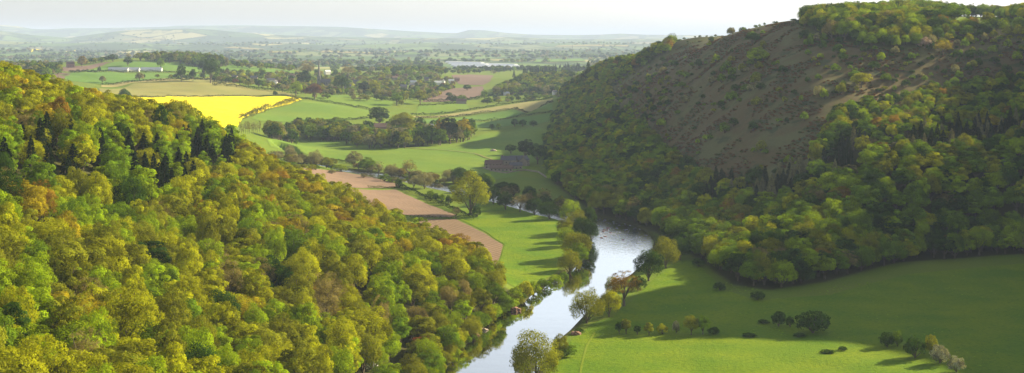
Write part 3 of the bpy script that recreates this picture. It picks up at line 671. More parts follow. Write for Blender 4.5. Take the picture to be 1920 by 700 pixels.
for a in [
 (1161,627,17,24,'broad','dark','dark leaning thorn, first of the meadow row'), (1174,627,22,30,'broad','olive','olive thorn tree, second in the meadow row'),
 (1195,629,14,20,'broad','dark','thin dark thorn, third in the meadow row'), (1217,630,19,26,'broad','olive','bushy thorn, fourth in the meadow row'),
 (1242,627,22,20,'bush','yellow','squat yellow-green thorn, fifth in the meadow row'), (1268,625,15,24,'bush','blossom','small white-flowering hawthorn in the meadow row'),
 (1296,629,30,38,'broad','olive','tallest tree of the meadow row, olive-topped'), (1318,628,28,36,'broad','green','green tree next to the tallest in the meadow row'),
 (1460,613,28,30,'bush','dark','dark thorn left of the big round meadow bush'), (1482,614,18,22,'bush','dark','small dark thorn touching the big round meadow bush'),
 (1664,652,30,30,'bush','dark','dark thorn at the left end of the lower right hedge line'), (1683,650,26,30,'bush','green','green thorn second in the lower right hedge line'),
 (1716,672,40,42,'bush','dark','large dark thorn in the lower right hedge line'), (1745,666,26,40,'bush','olive','tall olive thorn in the lower right hedge line'),
 (1762,682,38,36,'bush','blossom','white hawthorn in flower in the lower right hedge line'), (1794,699,36,32,'bush','blossom','lowest white hawthorn in flower near the bottom edge'),
]: at(*a, kname='thorn_tree', dmin=450, group='thorn trees on the river meadow')
for a in [
 (1338,627,24,14,'bush','dark','low dark bush ending the meadow row'), (1524,625,68,42,'bush','dark','big round dark bush alone on the shaded meadow'), (1062,668,44,22,'bush','green','low tangled bush on the near river bank'),
 (1040,676,36,20,'bush','olive','olive bush by the foot of the feathery willow'), (1085,625,22,10,'bush','dark','small dark bush on the bank edge below the spreading willow'),
 (1000,553,34,24,'bush','lime','lime bush at the tip of the bright meadow'), (1020,545,32,22,'bush','green','green bush on the left bank, second from the meadow tip'), (1040,534,30,20,'bush','lime','lime bush on the left bank, third from the meadow tip'),
 (1056,526,22,16,'bush','green','small green bush under the nearest bank willow'), (982,562,40,34,'bush','yellow','yellow-green bush where wood meets river bank'), (968,568,34,30,'bush','lime','bushy lime growth at the end of the lit wood'),
 (748,353,15,20,'bush','dark','small round bush at the corner of the drilled field'), (828,380,18,17,'bush','green','green bush in the hedge left of the great lime tree'), (842,385,16,19,'bush','dark','dark bush in the hedge left of the great lime tree'),
 (808,373,19,16,'bush','green','round green bush along the diagonal hedge'), (818,376,12,14,'bush','dark','little dark bush along the diagonal hedge'),
 (1715,642,10,6,'bush','dark','tiny thorn tuft on the shaded meadow above the hedge line'), (1310,500,30,16,'bush','dark','dark bush at the shaded meadow corner under the wood'),
 (1350,545,26,16,'bush','dark','dark bush beneath the jutting corner of the wood'), (1420,562,30,16,'bush','dark','dark bush at the foot of the jutting wood'),
 (1405,632,28,8,'bush','dark','flat dark bramble patch right of the meadow row'), (1432,607,24,8,'bush','dark','flat bramble patch left of the dark thorns'),
 (1552,663,30,7,'bush','dark','flat dark bramble by the sunlit streaks'), (1580,658,20,9,'bush','dark','small dark bramble right of the sunlit streaks'), (1500,632,26,8,'bush','dark','bramble in front of the big round bush'),
]: at(*a, kname='bank_bush', cat='bush', dmin=450, group='bushes of the valley floor')
for a in [
 (882,404,76,86,'willow',(.17,.185,.006),'great glowing lime-yellow tree by the bright meadow'), (893,408,19,25,'bush','dark','small dark tree in front of the great lime tree'), (855,410,20,24,'budding','brown','little brown half-bare tree at the drilled field corner'),
 (796,354,36,32,'willow','grey','round grey-green tree left of the great lime tree'), (776,352,24,24,'willow','grey','small grey-green tree beside the round one'),
 (767,334,32,36,'budding','brown','brown half-bare tree on the far river bank'), (735,336,32,30,'willow','grey','grey-green tree left of the brown half-bare one'), (710,330,24,28,'budding','grey','thin bare tree on the far river bank'),
 (690,322,34,28,'willow','green','green tree on the river side above the white rapids'), (664,312,34,30,'willow','grey','grey tree beyond the drilled field, above the river'), (590,312,34,32,'willow','grey','pale bare tree left along the far river'), (612,316,26,22,'willow','olive','low olive tree along the far river'),
 (545,304,26,24,'willow','grey','grey tree at the left end of the far river row'), (565,308,26,20,'willow','grey','grey tree second in the far river row'), (640,322,36,14,'bush','lime','pale low willow scrub by the river'), (720,340,26,14,'bush','green','low green scrub by the white rapids'),
 (902,362,42,40,'willow','dark','dark tree behind the great lime tree'), (862,344,36,34,'willow','dark','dark tree above the great lime tree'), (840,338,26,22,'willow','grey','grey-green tree above the hedge bushes'),
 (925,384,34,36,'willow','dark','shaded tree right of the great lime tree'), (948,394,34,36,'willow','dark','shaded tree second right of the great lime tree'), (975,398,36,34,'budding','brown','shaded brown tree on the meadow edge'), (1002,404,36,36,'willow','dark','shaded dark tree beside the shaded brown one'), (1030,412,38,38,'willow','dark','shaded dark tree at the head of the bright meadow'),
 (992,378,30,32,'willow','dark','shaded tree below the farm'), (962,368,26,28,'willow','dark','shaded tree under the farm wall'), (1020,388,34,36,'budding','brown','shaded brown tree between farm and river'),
 (985,300,34,40,'broad','fir','black-green tree behind the farm'), (1008,308,38,40,'broad','dark','dark tree at the foot of the hill by the farm'), (913,314,12,13,'bush','fir','round black bush at the farm end'), (958,290,22,20,'broad','dark','dark tree above the farm'),
 (711,236,42,36,'broad','dark','broad dark tree on its own above the belt of wood'), (757,258,56,48,'broad','olive','large olive-brown tree rising over the belt of wood'), (232,190,24,24,'broad','dark','dark tree at the corner of the rape field'),
 (555,180,26,28,'broad','lime','bright round tree at the right tip of the rape field'), (516,180,10,10,'bush','dark','small tree on the tan field edge'), (340,154,18,34,'broad','dark','tall narrow dark tree behind the tan field'), (362,153,14,24,'broad','dark','narrow dark tree right of the tall one'),
 (395,156,34,46,'broad','dark','tall dark tree at the right end of the tan field'), (382,145,26,36,'broad','dark','dark tree behind the tall one at the tan field'), (240,124,18,17,'broad','dark','lone dark tree on the green hilltop field'), (301,132,16,24,'broad','green','lone green tree on the green hilltop field'), (186,136,8,12,'bush','dark','small dark tree at the left green field'),
 (262,152,18,16,'mid','grey','grey tree below the long white sheds'), (192,156,14,14,'mid','grey','grey tree at the left green field corner'), (154,126,20,22,'mid','brown','brown tree left of the red ploughed field'), (263,114,26,16,'mid','olive','olive tree at the hilltop white wall'), (212,116,20,15,'mid','dark','dark tree left on the hilltop'),
 (570,166,30,34,'broad','dark','cedar-like dark tree left of the church spire'), (590,186,36,30,'broad','purple','purple-leaved round tree below the church'), (575,148,34,36,'budding','brown','tall brown tree left of the church spire'), (640,176,30,36,'broad','dark','dark tree right of the church'), (652,150,30,30,'budding','brown','brown tree behind the church'),
 (682,178,22,26,'broad','fir','black-green tree in the village'), (703,176,22,26,'broad','yellow','yellow-green tree in the village'), (788,196,28,28,'broad','olive','olive tree at the village foot'), (744,198,24,26,'broad','green','green tree at the field corner under the village'),
 (712,232,18,14,'willow','green','small green tree left by the tan strips'), (876,170,16,12,'mid','dark','small tree between the red fields'), (1058,178,14,16,'broad','olive','olive tree near the white cottage'), (1103,150,22,36,'conifer','dark','slim tall fir on the far hillside'),
 (880,262,22,38,'broad','dark','dark tree at the right end of the belt'), (868,266,30,44,'broad','gold','golden tree at the right end of the belt'), (844,270,36,50,'broad','fir','black-green tree in the right part of the belt'), (826,268,24,46,'budding','bronze','bronze tree in the belt beside the white barn'), (884,246,18,24,'broad','dark','small dark tree above the right end of the belt'),
 (965,238,16,16,'mid','dark','dark hedgerow tree under the big hill'), (980,238,16,14,'mid','dark','second dark hedgerow tree under the big hill'), (922,244,12,12,'mid','dark','small hedgerow tree left of the dark pair'), (935,243,12,12,'mid','green','small green hedgerow tree beside the dark pair'), (1000,238,18,12,'mid','dark','dark hedgerow tree nearest the big hill'),
 (555,272,9,10,'mid','green','tiny lone tree on the valley meadow'), (848,192,26,14,'mid','dark','dark copse tree above the tan strip'), (866,190,20,12,'mid','green','green copse tree above the tan strip'), (842,182,14,9,'mid','dark','small copse tree by the red field'), (908,186,14,18,'mid','green','green tree beside the red field'),
 (1820,52,26,22,'broad','dark','dark tree on the bright hilltop field'), (1853,54,30,32,'broad','olive','olive tree on the bright hilltop field'), (1888,50,18,20,'broad','dark','small dark tree on the bright hilltop field'), (1785,50,64,46,'broad','green','large domed tree left of the bright hilltop field'), (1745,52,50,34,'broad','dark','dark rounded tree left of the large domed one'),
 (1735,92,28,22,'bush','pink','pale pink-blossomed tree on the upper right hillside'), (1768,104,40,30,'budding','gold','orange-gold tree on the upper right hillside'), (1615,164,40,28,'broad','yellow','glowing yellow-green tree alone on the bracken slope'), (1420,122,42,34,'broad','lime','lime-green tree high on the bracken slope'), (1410,84,32,24,'broad','dark','dark tree near the crest of the bracken slope'),
 (1832,178,38,32,'broad','green','pale green domed tree on the scrubby slope'), (1792,190,30,26,'broad','gold','golden tree on the scrubby slope'), (1862,246,40,30,'broad','gold','orange-gold domed tree above the fir band'), (1260,76,20,14,'bush','dark','small bush on the far skyline of the big hill'), (1300,66,12,8,'bush','dark','tiny bush on the skyline of the big hill'), (1478,24,8,8,'bush','dark','lone skyline bush just left of the crest wood'),
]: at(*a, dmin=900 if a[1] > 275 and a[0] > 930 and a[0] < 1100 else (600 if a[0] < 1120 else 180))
at(792,668,44,40,'broad','red','rust-red copper tree low in the lit wood by the river', 'broadleaf_tree', dmin=380)
at(800,702,50,46,'willow','yellow','yellow-green willow at the foot of the rust-red tree', 'willow_tree', dmin=380)
for k in range(11):
    px_ = 450 + k*3.6 + rng.uniform(-1, 1)
    at(px_, 250+rng.uniform(-2,2), 6.5, 24+rng.uniform(-5,5), 'poplar', 'brown', None, 'poplar_tree', dmin=900, group='row of bare poplars below the rape field')
    T[-1]['lab'] = 'slim bare poplar in the row below the rape field'

HOUSES_PX = [(508,156),(516,160),(476,151),(440,150),(548,146),(614,140),(652,168),(668,158),(757,167),(775,158),(772,164),(821,160),(831,158),(846,156),(857,153),(800,152),(740,150),(1041,178),(132,127),(716,250),(806,246),(598,160),(603,160),(222,134),(246,134),(284,134)]
HW = hit([a for a,_ in HOUSES_PX], [b for _,b in HOUSES_PX], 1300)
# belts and copses of single trees: polygon of ground in the photo, spacing in m
def copse(P, n, sp, w_, h_, tints, zone, kname='copse_tree', dmin=900, must=False, frac=1.0):
    xs = [a for a,_ in P]; ys = [b for _,b in P]; c = 0; tr = 0; G = hit(xs, ys, dmin)
    while c < n and tr < n*60:
        tr += 1; x_ = rng.uniform(G[:,0].min(), G[:,0].max()); y_ = rng.uniform(G[:,1].min(), G[:,1].max())
        if not inpoly(np.array([x_]), np.array([y_]), G)[0]: continue
        if ((np.abs(HW[:,0]*y_/HW[:,1]-x_) < 13) & (HW[:,1]-y_ > -12) & (HW[:,1]-y_ < 130)).any(): continue
        if any((t['x']-x_)**2+(t['y']-y_)**2 < (.27*(w_[0]+t['w']*.5))**2 for t in T[-90:]): continue
        add(kname, sp, x_, y_, rng.uniform(*w_), rng.uniform(*h_), pick(tints), zone); c += 1
DK = [('dark',3),('green',3),('olive',2),('grey',1)]
VL = [('dark',3),('green',3),('olive',2),('grey',2.2),('yellow',.7),('brown',.8),('purple',.3),('lime',.7)]
copse([(500,256),(560,244),(640,244),(662,262),(640,266),(560,264),(510,264)], 95, 'mid', (13,20), (14,21), DK, 'low dark wood under the big pasture')
copse([(645,272),(660,258),(720,252),(800,250),(880,246),(890,264),(820,274),(740,280),(680,280)], 120, 'mid', (14,22), (15,23), DK, 'wood around the pink house')
copse([(660,262),(720,256),(800,252),(880,246),(800,243),(700,246)], 30, 'mid', (10,16), (11,16), VL, 'wood around the pink house')
copse([(270,116),(300,112),(410,118),(425,126),(380,128),(345,122),(300,118)], 120, 'mid', (15,22), (18,25), DK, 'dark hilltop wood')
copse([(200,116),(270,108),(300,110),(300,114),(230,115)], 16, 'mid', (12,18), (10,15), DK, 'hilltop trees beside the dark wood')
copse([(420,126),(480,124),(560,132),(600,138),(600,142),(540,136),(430,128)], 130, 'mid', (13,18), (11,16), DK, 'tree line behind the village')
copse([(400,150),(420,137),(480,139),(560,141),(620,140),(700,140),(800,140),(850,150),(850,170),(800,192),(740,190),(700,182),(600,180),(560,176),(480,166),(400,158)], 760, 'mid', (10,16), (8,14), VL, 'village')
copse([(570,184),(700,184),(760,200),(700,190)], 14, 'mid', (9,13), (7,10), VL, 'foot of the village')
copse([(720,142),(740,126),(775,120),(820,128),(840,142),(780,146)], 200, 'mid', (14,19), (12,17), [('green',3),('dark',2),('olive',1),('lime',.8)], 'round wooded knoll')
copse([(-40,134),(0,130),(60,128),(110,128),(112,136),(60,140),(-20,140)], 110, 'mid', (13,19), (14,20), DK, 'trees at the far left edge')
copse([(50,140),(100,136),(110,140),(100,148),(60,146)], 26, 'mid', (14,20), (12,18), DK, 'trees in front of the far left fields')
copse([(110,125),(200,118),(210,115),(150,121)], 12, 'mid', (12,17), (10,14), DK, 'far left skyline trees')
copse([(240,153),(300,149),(330,147),(400,146),(400,143),(330,143),(270,147)], 18, 'mid', (10,14), (7,11), DK, 'hedge above the tan field')
for P_, n_ in (([(925,172),(960,160),(1010,158),(1050,160),(1045,174),(980,178),(930,180)], 200), ([(960,160),(985,150),(1050,146),(1080,148),(1050,162),(1010,160)], 220), ([(1040,176),(1050,158),(1085,148),(1110,142),(1100,165),(1060,178)], 150)):
    copse(P_, n_, 'mid', (13,19), (12,20), [('dark',3),('green',3),('olive',2),('lime',1),('grey',1)], 'wooded foot of the far hillside', dmin=1500)
copse([(960,146),(1000,138),(1090,128),(1100,134),(1000,148)], 60, 'midcon', (8,12), (18,27), [('fir',2),('dark',2)], 'firs on the far hillside')
copse([(900,190),(960,180),(1030,176),(1036,183),(960,192),(905,196)], 44, 'mid', (9,13), (6,9), DK, 'hedge line above the tan strip')
copse([(640,130),(720,128),(900,132),(960,140),(900,140),(800,134),(650,138)], 110, 'mid', (13,18), (10,14), DK, 'tree line beyond the knoll', dmin=2800)
copse([(860,336),(900,345),(1000,380),(1050,398),(1060,408),(1000,395),(900,362)], 14, 'willow', (11,15), (9,13), [('dark',3),('brown',1),('green',1)], 'shaded river bank')
copse([(540,316),(620,326),(700,337),(760,346),(850,360),(850,355),(760,341),(700,332),(620,321),(540,311)], 20, 'willow', (6,10), (3.5,6), [('grey',3),('green',1),('olive',2)], 'near side of the far river')
copse([(540,308),(620,316),(700,326),(780,337),(860,350),(860,345),(780,331),(700,320),(620,310),(540,300)], 30, 'willow', (8,13), (5,9), [('grey',3),('dark',1),('olive',1),('brown',1)], 'far river bank')
copse([(490,284),(520,284),(560,296),(600,308),(560,308),(510,300)], 14, 'willow', (9,13), (6,10), [('grey',3),('dark',1),('olive',2)], 'far river bank')
# far plain: too many to count
FAR = []
for _ in range(15000):
    d = math.exp(rng.uniform(math.log(3700), math.log(15000))); u = rng.uniform(-.46, .46); x_, y_ = u*d, d
    if wav(np.array([x_]), np.array([y_]), 420.0, .4)[0] + .7*wav(np.array([x_]), np.array([y_]), 130.0, 2.0)[0] < .12 and rng.uniform() < .86: continue
    if 4300 < y_ < 5600 and -.055 < u < .06 : continue
    FAR.append(('far', int(rng.integers(0, 2)), x_, y_, float(ground(x_, y_))-.5, rng.uniform(14,30), rng.uniform(9,18), rng.uniform(0,6.28), pick([('dark',3),('green',2),('grey',1)])))

# ------------------------------------------------------------------ which candidates show largest (a coarse depth sort over the whole set)
n = len(T); tx = np.array([t['x'] for t in T]); ty = np.array([t['y'] for t in T]); tz = np.array([t['z'] for t in T]); tw = np.array([t['w'] for t in T]); th = np.array([t['h'] for t in T])
PX, PYc = proj(tx, ty, tz+th*.58); PYt = HZ+F*(H-tz-th)/ty
hid = np.zeros(n, bool)
for s in np.linspace(.03, .985, 90):
    hid |= ground(tx*s, ty*s) > H + (tz+th*.9-H)*s + .5
BW, BH = 960, 350; buf = np.zeros((BH, BW), bool); area = np.zeros(n)
for i in np.argsort(ty):
    if hid[i]: continue
    a = tw[i]/ty[i]*F*.25*.92; b = max(.8, th[i]*(.42 if T[i]['sp'] != 'conifer' else .5)/ty[i]*F*.5*.9); cx_, cy_ = PX[i]*.5, PYc[i]*.5; a = max(a, .8)
    x0, x1, y0, y1 = int(max(0, cx_-a)), int(min(BW, cx_+a+1)), int(max(0, cy_-b)), int(min(BH, cy_+b+1))
    if x1 <= x0 or y1 <= y0: continue
    yy, xx = np.mgrid[y0:y1, x0:x1]; m = ((xx-cx_)/a)**2+((yy-cy_)/b)**2 <= 1; s = buf[y0:y1, x0:x1]
    area[i] = (m & ~s).sum(); s |= m
LIMIT = {'broadleaf_tree': 285, 'bank_bush': 60, 'conifer_tree': 95, 'larch_tree': 60, 'willow_tree': 70, 'scrub_bush': 150, 'copse_tree': 230}
solo = np.array([t['must'] for t in T])
for k, lim in LIMIT.items():
    ii = [i for i in np.argsort(-area) if T[i]['k'] == k and not T[i]['must'] and area[i] >= (7 if k != 'copse_tree' else 5)][:max(0, lim - sum(t['must'] and t['k'] == k for t in T))]
    solo[ii] = True
solo &= (area > 0) | np.array([t['must'] for t in T])

def TN(t): return TINT[t['t']][1] if isinstance(t['t'], str) else 'yellow'
def where(t, px, py):
    if t['zone'] == 'left':
        col = 'by the left edge' if px < 130 else 'left of centre' if px < 330 else 'in the middle' if px < 560 else 'right of centre' if px < 740 else 'by the river'
        row = 'along the crest' if py < 195 + max(0, px-120)*.28 else 'in the upper part' if py < 330 + max(0, px-300)*.2 else 'halfway down' if py < 500 else 'low down' if py < 610 else 'at the bottom edge'
        return f'{row} of the left wood, {col}'
    if t['zone'] == 'right':
        col = 'above the far fields' if px < 1180 else 'left of the bracken' if px < 1300 else 'below the bracken' if px < 1560 else 'right of the bracken' if px < 1760 else 'by the right edge'
        row = 'crest' if py < 75 else 'upper slope' if py < 190 else 'middle slope' if py < 330 else 'lower slope' if py < 440 else 'foot'
        return f'on the {row} of the shaded right hill, {col}'
    return f"in the {t['zone']}"
NM = {'broadleaf_tree': 'tree', 'bank_bush': 'bank bush', 'conifer_tree': 'fir', 'larch_tree': 'larch', 'willow_tree': 'willow', 'scrub_bush': 'bush', 'copse_tree': 'tree', 'field_tree': 'tree'}
used = {}; S = np.nonzero(solo)[0]
def dirw(dx, dy): return ('right of' if dx > 0 else 'left of') if abs(dx) > abs(dy) else ('below' if dy > 0 else 'above')
for i in S:
    t = T[i]
    if t['lab']: continue
    nm = NM.get(t['k'], 'tree'); tn = TINT[t['t']][1] if isinstance(t['t'], str) else 'yellow'; size = 'broad' if t['w'] > 1.0*t['h'] else 'tall' if t['h'] > 16.5 else 'slender' if t['w'] < 6.3 and t['k'] != 'scrub_bush' else 'small' if t['h'] < 8 else 'rounded'
    o = S[S != i]; dd = np.hypot(PX[o]-PX[i], PYc[o]-PYc[i]); nb_ = o[np.argsort(dd)[:7]]
    base = f'{size} {tn} {nm} ' ; wh = where(t, PX[i], PYc[i]); done = None
    def cnt(l): return len(l.replace('-', ' ').split())
    tries = [base+wh]
    short = wh.replace('of the shaded right hill', 'of the right hill').replace('brownish half-bare','brown')
    for q in nb_: tries.append(f"{base}{short}, {dirw(PX[i]-PX[q], PYc[i]-PYc[q])} a {TN(T[q])} one")
    sh2 = 'in the left wood' if t['zone'] == 'left' else 'on the right hill' if t['zone'] == 'right' else 'in the '+t['zone']
    for q in nb_:
        for q2 in nb_:
            if q2 != q: tries.append(f"{base}{sh2}, {dirw(PX[i]-PX[q], PYc[i]-PYc[q])} a {TN(T[q])} and {dirw(PX[i]-PX[q2], PYc[i]-PYc[q2])} a {TN(T[q2])} one")
    for l in tries:
        l = ' '.join(l.split())
        if len(l.split()) <= 16 and l not in used: done = l; break
    if not done: done = f'{base}{sh2}'
    used[done] = 1; t['lab'] = done
GR = {'left': 'trees of the lit wood on the left hillside', 'right': 'trees and bushes of the shaded right hillside'}
# one of every shape is always built by itself (the masses repeat these shapes)
need = {(t['sp'], t['v'] % len(SP[t['sp']])) for t in T} | {('far', 0), ('far', 1)}
have = {(T[i]['sp'], T[i]['v'] % len(SP[T[i]['sp']])) for i in S}
for k in need - have:
    c = [i for i in np.argsort(-area) if (T[i]['sp'], T[i]['v'] % len(SP[T[i]['sp']])) == k]
    if c: solo[c[0]] = True; T[c[0]]['lab'] = T[c[0]]['lab'] or f"{TN(T[c[0]])} tree {where(T[c[0]], PX[c[0]], PYc[c[0]])}"
stuff_l, stuff_s = [], []
for i, t in enumerate(T):
    if solo[i]:
        make_plant(t['k'], t['sp'], t['v'], t['x'], t['y'], t['w'], t['h'], t['t'], t['lab'], t['cat'], t['g'] or GR.get(t['zone'], 'trees of the ' + t['zone'] if t['zone'] != 'own' else None), z=t['z']-.15)
    else:
        vis_near = (not hid[i]) and -250 < PX[i] < 2600
        caster = t['zone'] == 'right' or t['x'] > 0
        if vis_near or caster:
            (stuff_s if t['sp'] == 'bush' else stuff_l).append((t['sp'], t['v'], t['x'], t['y'], t['z']-.15, t['w'], t['h'], rng.uniform(0, 6.28), t['t']))
for q, (px_, py_, lb) in enumerate([(335, 97, 'hazy dark tree clump far out on the plain beyond the hilltop wood'), (985, 107, 'hazy tree clump on the plain right of the white tunnels')]):
    g_ = hit(px_, py_, 3000)[0]; make_plant('distant_tree', 'far', q, g_[0], g_[1], 34, 20, 'dark', lb, 'tree')
scatter_stuff('woodland', 'the rest of the woods: crowns behind and between the nearer trees', stuff_l)
scatter_stuff('scrub', 'scrub bushes spread over the bracken slope of the right hill', stuff_s)
scatter_stuff('distant_woods', 'hazy woods and hedgerow trees of the far plain', FAR)
# bracken and heather tufts on the open slope
x, y = grid(60, 520, 780, 1900, 3.4); z = ground(x, y); px, py = proj(x, y, z); m = inpoly(px, py, BRACKEN) & inpoly(x, y, RIGHT_HILL) & ~inpoly(px, py, FLD); x, y, z = x[m], y[m], z[m]; cl = wav(x, y, 11.0, .7)+.6*wav(x, y, 4.3, .2)
br = [('bush', int(rng.integers(0,3)), x[i], y[i], z[i]-.3, rng.uniform(1.8,3.6), rng.uniform(.8,1.7), rng.uniform(0,6.28), ((.095,.05,.022) if rng.uniform() < .7 else (.045,.06,.018))) for i in range(len(x)) if cl[i] > .05]
scatter_stuff('bracken', 'rust-brown bracken tufts on the open slope of the right hill', br)
print('PLANTS', len(T), 'solo', int(solo.sum()), 'stuff', len(stuff_l), len(stuff_s), 'bracken', len(br), 'far', len(FAR), {k: sum(1 for i in np.nonzero(solo)[0] if T[i]['k'] == k) for k in {t['k'] for t in T}})

# ------------------------------------------------------------------ hedges
def hedge(px, h_, label, tint='dark', wd=None, dmin=900, gaps=.0, dens_=1.0):
    P = dens(hit([a for a,_ in px],[b for _,b in px], dmin), False, 1.2); wd = wd or h_*.9
    L = np.hypot(*np.diff(P, axis=0).T).sum(); d = P[:,1].mean(); ls = max(.5, d*.00042); k = int(min(16000, L*h_*2.6/ls**2*dens_))
    i = rng.integers(0, len(P), k); keep = wav(P[i,0], P[i,1], 7.0, .3) > (-1.2 + gaps*2); i = i[keep]; k = len(i)
    hh = h_*(1+.35*wav(P[i,0], P[i,1], 5.0)+.2*wav(P[i,0], P[i,1], 2.1))
    an = rng.uniform(0, math.pi, k); r = rng.uniform(.7, 1.05, k)
    cen = np.column_stack([P[i,0]+np.cos(an)*wd*.5*r, P[i,1]+np.cos(an)*wd*.5*r*rng.uniform(-1,1,k), ground(P[i,0], P[i,1])+np.abs(np.sin(an))**.6*hh*r])
    nr_ = np.column_stack([np.cos(an), rng.normal(size=k)*.5, np.sin(an)+.2])+rng.normal(size=(k,3))*.4
    org = np.array([P[:,0].mean(), P[:,1].mean(), 0]); me = leaf_mesh('hedge', cen-org, nr_, np.full(k, ls*1.3), rng.uniform(0, 1, k), M['leaf'])
    o = bpy.data.objects.new('hedge', me); COL.objects.link(o); o.location = org; o['tint'] = list(TINT[tint][0]); tag(o, label, 'hedge', 'field hedges'); return o
for a in [
 ([(745,350),(760,356),(790,368),(810,378),(850,395),(893,412)], 3.2, 'diagonal dark hedge running down to the great lime tree', 'dark', None, 900, 0),
 ([(690,353),(742,353),(752,350)], 2.0, 'short low hedge between the two drilled fields', 'green', None, 900, 0),
 ([(762,408),(800,409.5),(858,410),(893,408)], 1.8, 'low hedge between the drilled and the ridged field', 'green', None, 800, 0),
 ([(240,182),(330,182),(400,182),(480,182.5),(556,182)], 2.6, 'hedge along the top of the rape field', 'dark', None, 1300, 0),
 ([(452,224),(475,216),(500,206),(530,198),(560,190)], 8, 'bushy hedge along the lower right side of the rape field', 'olive', 9, 1300, .35),
 ([(566,186),(600,190),(640,197),(694,207),(720,213)], 3.8, 'hedge running right from the rape field tip', 'dark', None, 1300, .25),
 ([(190,160),(265,154),(330,150),(398,149.5)], 4, 'hedge across the tan fields', 'dark', None, 1300, 0),
 ([(130,137),(180,136),(240,136.5),(300,137),(398,141)], 5, 'dark hedge between the green fields on the left hill', 'dark', None, 1500, 0),
 ([(400,161),(440,163),(500,171),(556,178)], 6, 'dark hedge under the village', 'dark', None, 1500, 0),
 ([(600,178),(650,178),(700,183),(740,191)], 4, 'hedge and wall line under the church', 'dark', None, 1500, .1),
 ([(780,221.5),(850,220),(900,213.5),(965,205),(1036,193)], 3.6, 'long dark hedge below the tan strip', 'dark', None, 1300, 0),
 ([(770,216),(850,211.5),(900,204),(960,195),(1036,184)], 3.2, 'long hedge above the tan strip', 'dark', None, 1300, 0),
 ([(885,230),(960,222),(1036,211)], 3.6, 'hedge between the two lowest green strips', 'dark', None, 1300, 0),
 ([(785,199.5),(830,197),(872,193)], 3, 'hedge above the small pasture by the village foot', 'dark', None, 1300, 0),
 ([(560,229),(610,227.5),(650,226),(690,222)], 3, 'hedge at the foot of the big pasture', 'dark', None, 1300, 0),
 ([(800,192),(850,191),(905,184),(925,180)], 5, 'thick hedge under the red ploughed field', 'dark', None, 1500, 0),
 ([(950,374),(965,380),(990,386)], 2.2, 'shaded hedge on the meadow edge beyond the great lime tree', 'dark', None, 900, .2),
 ([(540,292),(600,300),(650,306),(700,320),(760,330),(830,345)], 2.6, 'dark reedy bank line along the far river', 'dark', 5, 1000, .1),
]: hedge(a[0], a[1], a[2], a[3], a[4], a[5], a[6])

# ------------------------------------------------------------------ buildings
def box(x0, x1, y0, y1, z0, z1):
    v = [(x0,y0,z0),(x1,y0,z0),(x1,y1,z0),(x0,y1,z0),(x0,y0,z1),(x1,y0,z1),(x1,y1,z1),(x0,y1,z1)]
    return v, [(0,3,2,1),(4,5,6,7),(0,1,5,4),(1,2,6,5),(2,3,7,6),(3,0,4,7)]
def poly_obj(name, parts, mat, parent):
    V, Fc = [], []
    for v, f in parts: Fc += [tuple(i+len(V) for i in q) for q in f]; V += v
    me = bpy.data.meshes.new(name); me.from_pydata(V, [], Fc); me.update(); return link(name, me, M[mat], parent)
def house(name, px, py, L, W, Hh, wall, roof, label, cat='house', rz=0.0, group=None, dmin=900, rh=None, chim=1, wins=True, sink=.5):
    g_ = hit(px, py, dmin)[0]; z = float(ground(*g_)); r = empty(name, (g_[0], g_[1], z), rz); tag(r, label, cat, group); rh = rh or W*.45
    l, w_ = L/2, W/2
    v, f = box(-l, l, -w_, w_, -sink-1.5, Hh); k = len(v); v += [(-l, 0, Hh+rh), (l, 0, Hh+rh)]; f = f[:1]+f[2:]+[(7, 4, k), (5, 6, k+1)]
    poly_obj('wall', [(v, f)], wall, r); e, t = .45, .22
    rv = [(-l-e,-w_-e,Hh-.22),(l+e,-w_-e,Hh-.22),(l+e,0,Hh+rh+.1),(-l-e,0,Hh+rh+.1),(-l-e,w_+e,Hh-.22),(l+e,w_+e,Hh-.22)]
    rv = rv+[(a, b, c+t) for a, b, c in rv]
    ro = poly_obj('roof', [(rv, [(0,1,2,3),(3,2,5,4),(9,8,7,6),(10,11,8,9),(0,6,7,1),(4,5,11,10),(0,3,9,6),(3,4,10,9),(1,7,8,2),(2,8,11,5)])], roof, r)
    for c in range(chim):
        cx_ = (-l+1.0) if c == 0 else (l-1.0); poly_obj('chimney', [box(cx_-.45, cx_+.45, -.4, .4, Hh+rh-.6, Hh+rh+1.3)], 'brick_wall', ro)
    if wins:
        nW = max(2, int(L/3.2)); fl = 2 if Hh > 4.2 else 1
        for q in range(nW):
            xw = -l+(q+.5)*L/nW
            for s_ in range(fl):
                zc = 1.5+s_*2.6
                if s_ == 0 and q == nW//2: poly_obj('door', [box(xw-.5, xw+.5, -w_-.05, -w_+.03, .05, 2.1)], 'slate', r)
                else: poly_obj('window', [box(xw-.5, xw+.5, -w_-.05, -w_+.03, zc-.6, zc+.6)], 'glass', r)
    return r
VG = 'houses of the village on the far slope'
